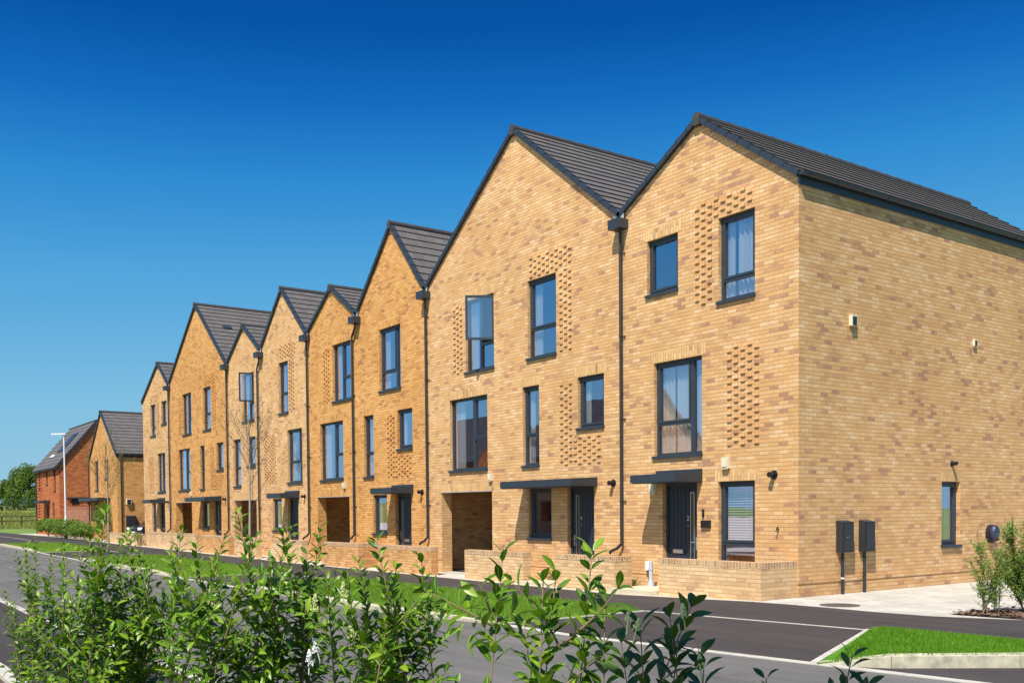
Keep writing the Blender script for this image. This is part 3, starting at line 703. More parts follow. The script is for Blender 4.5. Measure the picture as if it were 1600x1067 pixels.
def gable_roof(parent, ax, az, lx, lz, rx, rz, depth, y0=0.0, off=.075):
    """roof with its ridge along y; (lx, lz), (rx, rz) are the wall-head ends of the two gable edges"""
    mb = MB(); e = .10
    roof_slope(mb, ax, az + off, lx, lz + off, y0 - .05, y0 + depth); roof_slope(mb, ax, az + off, rx, rz + off, y0 - .05, y0 + depth)
    # underside, so that the roof has a body
    mb.face([(lx, y0 - .03, lz + off - .05), (ax, y0 - .03, az + off - .05), (ax, y0 + depth, az + off - .05), (lx, y0 + depth, lz + off - .05)])
    mb.face([(ax, y0 - .03, az + off - .05), (rx, y0 - .03, rz + off - .05), (rx, y0 + depth, rz + off - .05), (ax, y0 + depth, az + off - .05)])
    r = mb.build('roof', M['tile'], parent)
    for (hx, hz_) in ((lx, lz), (rx, rz)):
        for (va, vb_) in ((y0 - .085, y0 + .03), (y0 + depth - .02, y0 + depth + .07)):
            vb = MB(); verge_units(vb, ax, az + off, hx, hz_ + off, va, vb_); vb.build('verge', M['slate'], r)
    rb = MB(); zc = az + off - .015; y = y0 - .10
    n = int((depth + .15) / .45)
    for k in range(n):
        ya, yb_ = y + (depth + .18) * k / n, y + (depth + .18) * (k + 1) / n + .015
        ra, rb_ = .105, .098
        segs = 9
        for i in range(segs):
            t0, t1 = math.pi * (i / segs * 1.24 - .12), math.pi * ((i + 1) / segs * 1.24 - .12)
            p = lambda t, yy, rr: (ax + rr * math.cos(t), yy, zc + rr * math.sin(t))
            rb.face([p(t1, ya, ra), p(t0, ya, ra), p(t0, yb_, rb_), p(t1, yb_, rb_)])
        if k == 0:
            rb.face([(ax + ra * math.cos(math.pi * (i / 12 * 1.24 - .12)), ya - .002, zc + ra * math.sin(math.pi * (i / 12 * 1.24 - .12))) for i in range(12, -1, -1)] + [(ax - ra * .8, ya - .002, zc - .20), (ax + ra * .8, ya - .002, zc - .20)][:0])
            rb.hexa([(ax - .07, ya, zc - .15), (ax + .07, ya, zc - .15), (ax + .07, ya + .1, zc - .15), (ax - .07, ya + .1, zc - .15), (ax - .10, ya, zc - .03), (ax + .10, ya, zc - .03), (ax + .10, ya + .1, zc - .03), (ax - .10, ya + .1, zc - .03)])
    rb.build('ridge', M['ridge'], r)
    return r

def brick_pattern(parent, cells, mat):
    """projecting headers laid as a chequer; cells = (x_left, columns, z_bottom, z_top, phase)"""
    for xl, n, zb, zt, ph in cells:
        mb = MB(); i0 = round(xl / .16875); j0, j1 = round(zb / .075), round(zt / .075)
        for i in range(n):
            for j in range(j0, j1):
                if (i + i0 + j + ph) % 2: continue
                x = (i0 + i) * .16875; z = j * .075
                mb.box(x + .006, x + .1115, -.028, .01, z + .006, z + .069, skip='k')
        mb.build('brick_pattern', mat, parent)

def downpipe(parent, x, ztop, zbot, dogleg=0.0, shoe=True, hopper=True):
    mb = MB(); y = -.075; r = .034; xp = x - dogleg
    pts = [(x, y - .05, ztop)]
    if dogleg: pts += [(x, y - .05, ztop - .16), (xp, y, ztop - .42)]
    else: pts += [(x, y, ztop - .08)]
    pts += [(xp, y, zbot + .22)]
    if shoe: pts += [(xp, y, zbot + .16), (xp - .10, y - .05, zbot + .05), (xp - .24, y - .10, zbot - .01), (xp - .27, y - .11, zbot - .06)]
    mb.tube(pts, r, 10)
    z = ztop - .55
    while z > zbot + .2:
        mb.tube([(xp, y, z), (xp, y, z + .045)], r + .008, 10); mb.box(xp - .012, xp + .012, y, -.001, z + .01, z + .035); mb.box(xp + r, xp + r + .055, -.035, -.012, z + .01, z + .03); z -= 1.8
    o = mb.build('downpipe', M['slatedull'], parent)
    if hopper:
        h = MB(); w = .32
        h.hexa([(x - w / 2 - .02, -.275, ztop - .03), (x + w / 2 + .02, -.275, ztop - .03), (x + w / 2 + .02, -.002, ztop - .03), (x - w / 2 - .02, -.002, ztop - .03),
                (x - w / 2 - .02, -.285, ztop + .175), (x + w / 2 + .02, -.285, ztop + .175), (x + w / 2 + .02, -.002, ztop + .175), (x - w / 2 - .02, -.002, ztop + .175)])
        h.build('hopper', M['slate'], o)
    return o

def flue(parent, x, z, y=0.0, ax='y'):
    mb = MB()
    if ax == 'y':
        mb.tube([(x, y - .003, z), (x, y - .022, z)], [.085, .078], 16); mb.tube([(x, y - .02, z), (x, y - .11, z)], .045, 14); mb.tube([(x, y - .09, z), (x, y - .15, z)], [.056, .052], 14)
    else:
        mb.tube([(x + .003, y, z), (x + .02, y, z)], [.07, .06], 14); mb.tube([(x + .02, y, z), (x + .12, y, z)], .045, 12)
    return mb.build('flue_terminal', M['blackpl'], parent)
def vent(parent, a, z, plane='y', at=0.0, s=1.0):
    mb = MB(); w, h, d = .085 * s, .11 * s, .085 * s
    if plane == 'y':
        mb.hexa([(a - w, -d * .8, z - h), (a + w, -d * .8, z - h), (a + w, -.002, z - h), (a - w, -.002, z - h), (a - w, -d, z + h), (a + w, -d, z + h), (a + w, -.002, z + h), (a - w, -.002, z + h)])
        mb.box(a - w * .8, a + w * .8, -d * .95, -d * .75, z - h * 1.12, z - h * 1.01)
    else:
        mb.hexa([(at + .002, a - w, z - h), (at + d, a - w, z - h), (at + d, a + w, z - h), (at + .002, a + w, z - h), (at + .002, a - w, z + h), (at + d, a - w, z + h), (at + d, a + w, z + h), (at + .002, a + w, z + h)])
    o = mb.build('vent_cover', M['cream'], parent)
    lm = MB()
    if plane == 'x': lm.box(at + d + .001, at + d + .006, a - w * .78, a + w * .78, z - h * .95, z + h * .7)
    else: lm.box(a - w * .75, a + w * .75, -d * 1.05, -d * 1.01, z - h * .7, z + h * .7)
    lm.build('louvre', M['slatedull'] if plane == 'x' else M['cream'], o)
    return o

def soldiers(parent, runs, mat, plane='y', at=0.0):
    for a, b, z in runs:
        mb = MB()
        if plane == 'y': mb.box(a - .1, b + .1, at - .003, at + .05, z, z + .222, swap=True, skip='k')
        else: mb.box(at - .05, at + .003, a - .1, b + .1, z, z + .222, swap=True, skip='l')
        mb.build('lintel_course', mat, parent)

H0, H1, H2 = 2.16, 4.70, 7.29        # window heads of the three floors
DEPTH = 9.75
def house(x0, x1, label, brick, gables, wins, door_=None, passage=None, pattern=(), can=None, side=None, sold=None, group='three storey gabled townhouses in the terrace', soldm=None):
    """gables = [(left x, left z, apex x, apex z, right x, right z)]; wins = dicts"""
    zg = min(z0(x0), z0(x1)) - .12
    e = empty('terraced_house', ((x0 + x1) / 2, 0, 0), label, 'house', group)
    mb = MB(); zev = min([g[1] for g in gables] + [g[5] for g in gables])
    holes = [(w['x'][0], w['x'][1], w['z'][0] + .03, w['z'][1]) for w in wins if w.get('plane', 'y') == 'y']
    if door_: holes.append((door_[0], door_[1], zg, H0, REV))
    if passage: holes.append((passage[0], passage[1], zg, H0, .33))
    wall_with_holes(mb, x0, x1, zg, zev, holes)
    for (lx, lz, ax, az, rx, rz) in gables:
        pts = [(lx, 0, zev), (rx, 0, zev)] + ([(rx, 0, rz)] if rz > zev + 1e-4 else []) + [(ax, 0, az)] + ([(lx, 0, lz)] if lz > zev + 1e-4 else [])
        mb.face(pts)
    lz, rz = gables[0][1], gables[-1][5]
    if side == 'R':
        sw = [w for w in wins if w.get('plane') == 'x']
        wall_with_holes(mb, 0, DEPTH - .1, zg, rz, [(w['x'][0], w['x'][1], w['z'][0] + .03, w['z'][1]) for w in sw], plane='x', at=x1)
        mb.box(x1 - .02, x1 + .014, -.014, DEPTH - .1, .245, .318)
    else: mb.face([(x1, 0, zg), (x1, DEPTH - .1, zg), (x1, DEPTH - .1, rz), (x1, 0, rz)])
    mb.face([(x0, DEPTH - .1, zg), (x0, 0, zg), (x0, 0, lz), (x0, DEPTH - .1, lz)])
    for (l, lz_, ax, az, r, rz_) in gables:
        mb.face([(r, DEPTH - .1, zg), (l, DEPTH - .1, zg), (l, DEPTH - .1, lz_), (ax, DEPTH - .1, az), (r, DEPTH - .1, rz_)])
    # projecting plinth course along the front
    cuts = sorted([(door_[0], door_[1])] if door_ else []) + ([(passage[0], passage[1])] if passage else [])
    cuts.sort(); a = x0
    for c in cuts + [(x1, x1)]:
        if c[0] - a > .02: mb.box(a, c[0], -.012, .01, .245, .318, skip='k')
        a = c[1]
    if passage:
        xa, xb = passage; f = z0((xa + xb) / 2)
        q = .60
        mb.face([(xa - q, .33, zg), (xa, .33, zg), (xa, .33, H0), (xa - q, .33, H0)][::-1]); mb.face([(xb, .33, zg), (xb + .1, .33, zg), (xb + .1, .33, H0), (xb, .33, H0)][::-1])
        mb.face([(xa - q, .33, zg), (xa - q, 7, zg), (xa - q, 7, 2.3), (xa - q, .33, 2.3)]); mb.face([(xb + .1, .33, zg), (xb + .1, .33, 2.3), (xb + .1, 7, 2.3), (xb + .1, 7, zg)])
        mb.face([(xa - q, 7, zg), (xb + .1, 7, zg), (xb + .1, 7, 2.3), (xa - q, 7, 2.3)]); mb.face([(xa - q, .33, H0), (xa - q, 7, H0), (xb + .1, 7, H0), (xb + .1, .33, H0)])
    mb.build('wall', brick, e)
    if passage:
        pf = MB(); pf.face([(xa, .0, f + .002), (xb, .0, f + .002), (xb, .33, f + .002), (xa, .33, f + .002)]); pf.face([(xa - .6, .33, f + .002), (xb + .1, .33, f + .002), (xb + .1, 7, f + .002), (xa - .6, 7, f + .002)]); pf.mi[1] = 1; pf.build('passage_floor', [M['slabs'], M['tarmac']], e)  # dark tarmac past the pier puts the passage shade into the floor colour
        ag = MB(); ag.box(xa - .02, xb + .02, -.016, .09, H0 - .018, H0 - .002); ag.build('lintel_angle', M['lead'], e)
    for g in gables: gable_roof(e, g[2], g[3], g[0], g[1], g[4], g[5], DEPTH)
    # rooms behind the glass
    im = MB(); pa = passage
    for c in (2.42, 5.06, 7.62):
        if c > zev: continue
        im.box(x0 + .15, x1 - .15, .33, 5.0, c, c + .16)
    im.face([(x0 + .15, 5.0, zg), (x1 - .15, 5.0, zg), (x1 - .15, 5.0, zev - .15), (x0 + .15, 5.0, zev - .15)]); im.face([(x0 + .15, .33, 2.5), (x0 + .15, 5, 2.5), (x0 + .15, 5, zev - .2), (x0 + .15, .33, zev - .2)]); im.face([(x1 - .15, .33, .1), (x1 - .15, 5, .1), (x1 - .15, 5, zev - .2), (x1 - .15, .33, zev - .2)])
    n = max(1, round((x1 - x0) / 4))
    for k in range(1, n): x = x0 + (x1 - x0) * k / n; im.box(x - .06, x + .06, .7, 4.99, 2.6, 7.4)
    im.build('interior', M['room'], e)
    for i, w in enumerate(wins):
        kw = {k: v for k, v in w.items() if k not in ('x', 'z', 'st')}
        if kw.get('plane') == 'x': kw['at'] = x1
        window(e, w['x'][0], w['x'][1], w['z'][0], w['z'][1], w['st'], seed=i, **kw)
    if door_: door(e, door_[0], door_[1], z0(door_[0]) + .03, H0 - .005, door_[2], door_[3] if len(door_) > 3 else None)
    if can: canopy(e, *can)
    if pattern: brick_pattern(e, pattern, brick)
    if sold: soldiers(e, sold, soldm or M['soldier'])
    return e

def valley(parent, x, z, depth=DEPTH):
    mb = MB(); w = .16
    mb.face([(x - w, -.06, z + .14), (x - .05, -.06, z + .02), (x - .05, depth, z + .02), (x - w, depth, z + .14)][::-1])
    mb.face([(x - .05, -.06, z + .02), (x + .05, -.06, z + .02), (x + .05, depth, z + .02), (x - .05, depth, z + .02)])
    mb.face([(x + .05, -.06, z + .02), (x + w, -.06, z + .14), (x + w, depth, z + .14), (x + .05, depth, z + .02)])
    mb.face([(x - w, -.062, z + .14), (x - w, -.062, z - .10), (x - .05, -.062, z - .10), (x - .05, -.062, z + .02)]); mb.face([(x + .05, -.062, z - .10), (x + w, -.062, z - .10), (x + w, -.062, z + .14), (x + .05, -.062, z + .02)])
    return mb.build('valley_gutter', M['lead'], parent)

def eaves(parent, x, z, sgn, depth=DEPTH, y0=-.06):
    fb = MB(); a, b = sorted((x, x + sgn * .025)); fb.box(a, b, y0 + .02, depth, z - .09, z + .16); fb.build('fascia', M['slate'], parent)
    g = MB(); n = 8; r = .062; cx = x + sgn * (.03 + r); cz = z + .10
    for i in range(n):
        t0, t1 = math.pi + math.pi * i / n, math.pi + math.pi * (i + 1) / n
        p = lambda t, rr, y: (cx + rr * math.cos(t), y, cz + rr * math.sin(t))
        g.face([p(t0, r, y0), p(t1, r, y0), p(t1, r, depth), p(t0, r, depth)]); g.face([p(t1, r - .006, y0), p(t0, r - .006, y0), p(t0, r - .006, depth), p(t1, r - .006, depth)])
    g.face([(cx + r * math.cos(math.pi + math.pi * i / n), y0 - .001, cz + r * math.sin(math.pi + math.pi * i / n)) for i in range(n + 1)])
    y = y0 + .2
    while y < depth:
        for i in range(n):
            t0, t1 = math.pi + math.pi * i / n, math.pi + math.pi * (i + 1) / n
            p = lambda t, yy: (cx + (r + .006) * math.cos(t), yy, cz + (r + .006) * math.sin(t))
            g.face([p(t0, y), p(t1, y), p(t1, y + .035), p(t0, y + .035)])
        y += .8
    g.build('gutter', M['slate'], parent)

def W(xl, xr, zs, zt, st, **k): return dict(x=(xl, xr), z=(zs, zt), st=st, **k)
S1, S1s, S2 = 2.70, 3.48, 5.335
XA, XB, XD, XF, XG, XH = -4.75, -13.1, -21.42, -29.75, -38.1, -42.93
B_, O_ = M['buff'], M['orange']
# number 2, the corner house
hA = house(XA, 0, 'buff brick corner townhouse numbered 2 with its long side wall in view', B_,
           [(XA, 8.0, -2.42, 9.32, 0.0, 7.58)],
           [W(-3.93, -3.02, 6.11, H2, 'S', curtain='N'), W(-1.92, -1.01, 5.63, H2, 'T', tz=6.08, curtain='F'), W(-3.73, -2.36, S1, H1, 'L', tz=3.42, mx=-2.70, curtain='F'),
            W(-1.93, -1.01, .45, H0, 'T', tz=.95, curtain='N', blind=True), W(4.66, 5.36, .78, H0, 'S', plane='x', curtain='F')],
           door_=(-3.48, -2.50, 'R', '2'), can=(-3.66, -2.35, True), side='R', pattern=[(-2.53, 3, 5.7, 7.35, 0), (-2.53, 9, 7.35, 7.725, 0), (-1.66, 5, 2.85, 4.8, 0)],
           sold=[(-3.93, -3.02, H2 + .005), (-3.73, -2.36, H1 + .005), (-1.93, -1.01, H0 + .005)])
valley(hA, XA, 7.99); downpipe(hA, XA + .06, 7.74, .72)
eaves(hA, 0.0, 7.53, 1)
vent(hA, -1.70, 2.52); vent(hA, -3.74, 2.06); flue(hA, -.55, 2.25)
vent(hA, 1.55, 5.16, 'x', 0.0, .9); vent(hA, 5.86, 5.14, 'x', 0.0, .6); flue(hA, 0.0, 2.54, 5.03, 'x')
mb = MB(); mb.box(4.66, 5.36, 0, 0, 0, 0)
s_ = MB(); s_.box(-.05, .003, 4.6, 5.42, H0 + .005, H0 + .227, swap=True, skip='l'); s_.build('lintel_course', M['soldier'], hA)
mb = MB(); mb.box(-2.345, -2.30, -.028, -.002, 1.46, 1.62); mb.box(-2.333, -2.312, -.034, -.029, 1.48, 1.51); mb.build('doorbell', M['blackpl'], hA)
mb = MB(); mb.box(-2.36, -2.12, -.05, -.002, 1.25, 1.40); mb.box(-2.26, -2.22, -.058, -.051, 1.31, 1.36); mb.build('entry_keypad', M['blackpl'], hA, bevel=.004)
mb = MB(); mb.tube([(-.44, -.0, 1.24), (-.44, -.06, 1.245), (-.45, -.075, 1.19)], .012, 8); mb.tube([(-.44, -.045, 1.245), (-.44, -.045, 1.285)], .016, 8); mb.build('garden_tap', M['blackpl'], hA)
# number 4
hB = house(XB, XA, 'buff brick townhouse numbered 4 under one wide gable, covered passage beside a long canopy', M['buff2'],
           [(XB, 7.98, -8.70, 11.10, XA, 8.0)],
           [W(-11.05, -9.68, S2, H2, 'R', tz=6.06, mx=-10.40, curtain='L', open_=(-9.73, .05, -10.17, -.56)), W(-8.2, -7.06, S2, H2, 'T', tz=6.09, curtain='L'),
            W(-11.88, -10.02, S1, H1, 'R', tz=3.58, mx=-10.78, curtain='L'), W(-8.44, -7.76, S1, H1, 'T', tz=3.49, curtain='L'), W(-6.27, -5.34, S1s, H1, 'S', curtain='L'),
            W(-8.22, -7.29, .90, H0, 'S', curtain='N')],
           door_=(-6.68, -5.70, 'L', '4'), passage=(-12.36, -9.83), can=(-8.37, -5.58, False),
           pattern=[(-11.70, 3, 5.4, 7.275, 0), (-8.06, 10, 7.35, 7.875, 0), (-6.88, 3, 5.4, 7.35, 1), (-6.84, 3, 2.7, 4.65, 0), (-6.33, 6, 2.7, 3.375, 1)],
           sold=[(-11.05, -9.68, H2 + .005), (-11.88, -10.02, H1 + .005), (-8.44, -7.76, H1 + .005), (-6.27, -5.34, H1 + .005), (-12.36, -9.83, H0 + .003)])
valley(hB, XB, 7.95); downpipe(hB, XB + .06, 7.74, .72); vent(hB, -9.85, 2.51, s=.9); flue(hB, -5.03, 2.22)
# orange double-gabled house
hC = house(XD, XB, 'orange brick townhouse of two unequal gables, wide one on its right', O_,
           [(XD, 7.95, -19.40, 9.20, -17.50, 8.0), (-17.50, 8.0, -15.12, 10.30, XB, 7.98)],
           [W(-16.0, -14.64, S2, H2, 'L', tz=5.95, mx=-15.02, curtain='L'), W(-17.12, -16.45, S1, H1, 'T', tz=3.49, curtain='L'), W(-14.9, -13.98, S1s, H1, 'S', curtain='L'), W(-16.55, -15.62, .90, H0, 'S', curtain='L'),
            W(-19.38, -18.0, S2, H2, 'R', tz=6.12, mx=-18.74, curtain='L'), W(-20.46, -18.64, S1, H1, 'R', tz=3.58, mx=-19.40, curtain='L')],
           door_=(-15.08, -14.10, 'L'), passage=(-20.74, -18.23), can=(-15.27, -13.96, True),
           pattern=[(-15.5, 3, 2.7, 4.65, 0), (-14.99, 6, 2.7, 3.375, 1), (-20.03, 3, 5.4, 7.275, 0)],
           sold=[(-16.0, -14.64, H2 + .005), (-17.12, -16.45, H1 + .005), (-14.9, -13.98, H1 + .005), (-19.38, -18.0, H2 + .005), (-20.46, -18.64, H1 + .005), (-20.74, -18.23, H0 + .003)], soldm=M['soldiero'])
valley(hC, -17.5, 7.96); valley(hC, XD, 7.92); downpipe(hC, -17.42, 7.74, .72, .34); downpipe(hC, XD + .06, 7.74, .72); vent(hC, -18.55, 2.52, s=.9); flue(hC, -13.44, 2.19)
# buff double-gabled house
hE = house(XF, XD, 'buff brick townhouse of two unequal gables behind the bare sapling', M['buff2'],
           [(XF, 7.92, -27.72, 9.22, -25.88, 8.0), (-25.88, 8.0, -23.66, 9.95, XD, 7.95)],
           [W(-24.12, -23.22, S2, H2, 'T', tz=6.10, curtain='L'), W(-23.36, -22.02, S1, H1, 'L', tz=3.49, mx=-22.32, curtain='L'), W(-24.92, -24.0, .90, H0, 'S', curtain='L'),
            W(-28.02, -26.68, S2, H2, 'R', tz=6.06, mx=-27.35, curtain='L', open_=(-26.72, .05, -26.86, -.56)), W(-29.14, -28.27, S1, H1, 'T', tz=3.49, curtain='L'), W(-27.52, -26.62, S1s, H1, 'S', curtain='L')],
           door_=(-23.42, -22.44, 'R'), passage=(-29.13, -26.60), can=(-23.62, -22.31, True),
           pattern=[(-24.02, 9, 7.425, 7.95, 0), (-23.06, 3, 5.4, 7.425, 0), (-25.6, 7, 2.775, 4.65, 0)],
           sold=[(-24.12, -23.22, H2 - .2 + .205), (-23.36, -22.02, H1 + .005), (-28.02, -26.68, H2 + .005), (-29.14, -28.27, H1 + .005), (-27.52, -26.62, H1 + .005), (-29.13, -26.6, H0 + .003)][1:])
valley(hE, -25.88, 7.96); valley(hE, XF, 7.90); downpipe(hE, -25.80, 7.74, .72, .34); downpipe(hE, XF + .06, 7.74, .72); flue(hE, -21.83, 2.20)
# orange wide-gabled house
hG = house(XG, XF, 'orange brick townhouse under one wide gable, with a passage and a long canopy', O_,
           [(XG, 7.95, -33.75, 11.12, XF, 7.92)],
           [W(-36.02, -34.68, S2, H2, 'R', tz=6.06, mx=-35.35, curtain='L'), W(-32.98, -31.93, S2, H2, 'T', tz=6.09, curtain='L'), W(-36.78, -35.0, S1, H1, 'R', tz=3.58, mx=-35.8, curtain='L'),
            W(-33.52, -32.9, S1, H1, 'T', tz=3.49, curtain='L'), W(-31.28, -30.4, S1s, H1, 'S', curtain='L'), W(-33.35, -32.4, .90, H0, 'S', curtain='N')],
           door_=(-31.77, -30.79, 'L'), passage=(-37.33, -34.86), can=(-33.5, -30.73, False),
           pattern=[(-36.66, 3, 5.4, 7.275, 0), (-32.75, 9, 7.425, 7.875, 0), (-31.8, 3, 5.4, 7.425, 0), (-32.0, 3, 2.7, 4.65, 0), (-31.5, 6, 2.7, 3.375, 1)],
           sold=[(-36.02, -34.68, H2 + .005), (-36.78, -35.0, H1 + .005), (-33.52, -32.9, H1 + .005), (-31.28, -30.4, H1 + .005), (-37.33, -34.86, H0 + .003)], soldm=M['soldiero'])
valley(hG, XG, 7.92); downpipe(hG, XG + .06, 7.74, .72); vent(hG, -34.86, 2.55, s=.9); flue(hG, -30.20, 2.22)
# far end house
hH = house(XH, XG, 'narrow buff brick townhouse at the far end of the terrace', B_,
           [(XH, 7.55, -39.9, 9.22, XG, 7.92)],
           [W(-41.46, -40.52, 5.63, H2, 'T', tz=6.08, curtain='L'), W(-39.5, -38.58, 6.11, H2, 'S', curtain='N'), W(-40.32, -38.97, S1, H1, 'R', tz=3.49, mx=-39.7, curtain='L'), W(-41.5, -40.75, .45, H0, 'T', tz=.95, curtain='L')],
           door_=(-40.16, -39.18, 'R'), can=(-40.42, -39.12, True), pattern=[(-41.85, 5, 2.7, 4.65, 0), (-41.4, 8, 7.425, 7.8, 0), (-40.4, 3, 5.7, 7.425, 0)], sold=[(-40.32, -38.97, H1 + .005), (-39.5, -38.58, H2 + .005)])
eaves(hH, XH, 7.55, -1); flue(hH, -38.55, 2.2)

# ------------------------------------------------------------------ detached houses beyond the terrace
def house_detached():
    e = empty('detached_house', (-52, 0, 0), 'orange brick detached house with a steep front gable, beyond the parked car', 'house')
    x0, x1, ez, ax, az, D = -55.45, -48.65, 5.06, -52.2, 7.82, 9.0
    wins = [W(-54.1, -53.2, 3.08, 4.93, 'T', tz=3.6, curtain='L'), W(-51.6, -50.72, 3.72, 4.93, 'S', curtain='N'), W(-54.15, -53.4, .5, 2.42, 'T', tz=1.0, curtain='L')]
    mb = MB(); dr = (-51.55, -50.6); wall_with_holes(mb, x0, x1, -.1, ez, [(w['x'][0], w['x'][1], w['z'][0] + .03, w['z'][1]) for w in wins] + [(dr[0], dr[1], -.1, 2.16)])
    mb.face([(x0, 0, ez), (x1, 0, ez), (ax, 0, az)]); mb.face([(x1, 0, -.1), (x1, D, -.1), (x1, D, ez), (x1, 0, ez)]); mb.face([(x0, D, -.1), (x0, 0, -.1), (x0, 0, ez), (x0, D, ez)])
    mb.face([(x1, D, -.1), (x0, D, -.1), (x0, D, ez), (ax, D, az), (x1, D, ez)]); mb.box(x0, dr[0], -.012, .01, .245, .318, skip='k'); mb.box(dr[1], x1 + .012, -.012, .01, .245, .318, skip='k')
    mb.build('wall', O_, e)
    rf = gable_roof(e, ax, az, x0, ez, x1, ez, D + .1)
    eaves(e, x1, ez - .02, 1, D); eaves(e, x0, ez - .02, -1, D)
    for i, w in enumerate(wins): window(e, w['x'][0], w['x'][1], w['z'][0], w['z'][1], w['st'], seed=i, **{k: v for k, v in w.items() if k not in ('x', 'z', 'st')})
    door(e, dr[0], dr[1], .05, 2.155, 'L'); canopy(e, -55.35, -51.9, False, 2.45); mb = MB(); mb.box(-51.7, -50.3, -.76, -.002, 2.45, 2.6); mb.build('canopy', M['slate'], e)
    im = MB(); im.box(x0 + .2, x1 - .2, .4, 5, 2.5, 2.66); im.face([(x0 + .2, 5, 0), (x1 - .2, 5, 0), (x1 - .2, 5, 6), (x0 + .2, 5, 6)]); im.build('interior', M['room'], e)
    for s, xx in ((1, x1 - .12), (-1, x0 + .1)):
        p = MB(); yy = .22 if s > 0 else -.07; xx = x1 + .06 if s > 0 else x0 - .06
        p.tube([(xx + s * .05, yy, ez + .06), (xx, yy, ez - .25), (xx, yy, .1)], .035, 8); p.build('downpipe', M['slatedull'], e)
    vent(e, .62, 2.35, 'x', x1, 1.6)
    for y, z in ((6.3, 0), (6.3, 1)):
        s = (.30, .52)[z]; rx = x1 + (ax - x1) * s; rz = ez + (az - ez) * s + .07
        u = Vector((ax - x1, 0, az - ez)).normalized(); n = Vector((-u.z, 0, u.x)); n = n if n.z > 0 else -n; c = Vector((rx, 2.2, rz)) + n * .05
        v = MB(); q = [c - u * .12 + Vector((0, -.22, 0)), c - u * .12 + Vector((0, .22, 0)), c + u * .12 + Vector((0, .22, 0)), c + u * .12 + Vector((0, -.22, 0))]
        v.hexa(q + [p + n * .045 for p in q]); v.build('roof_vent', M['slate'], rf)
    return e
house_detached()
def roof_vent(parent, ax, az, ex, ez, f, y):
    u = Vector((ax - ex, 0, az - ez)).normalized(); n = Vector((-u.z, 0, u.x)); n = n if n.z > 0 else -n
    c = Vector((ex, y, ez + .08)) + Vector((ax - ex, 0, az - ez)) * f + n * .03
    q = [c - u * .13 + Vector((0, -.2, 0)), c - u * .13 + Vector((0, .2, 0)), c + u * .13 + Vector((0, .2, 0)), c + u * .13 + Vector((0, -.2, 0))]
    v = MB(); v.hexa(q + [p + n * .04 for p in q]); v.build('roof_vent', M['slate'], [c_ for c_ in parent.children if c_.name.startswith('roof')][-1])
roof_vent(hC, -15.12, 10.30, XB, 7.98, .36, 2.1)
roof_vent(hG, -33.75, 11.12, XF, 7.92, .62, .9)

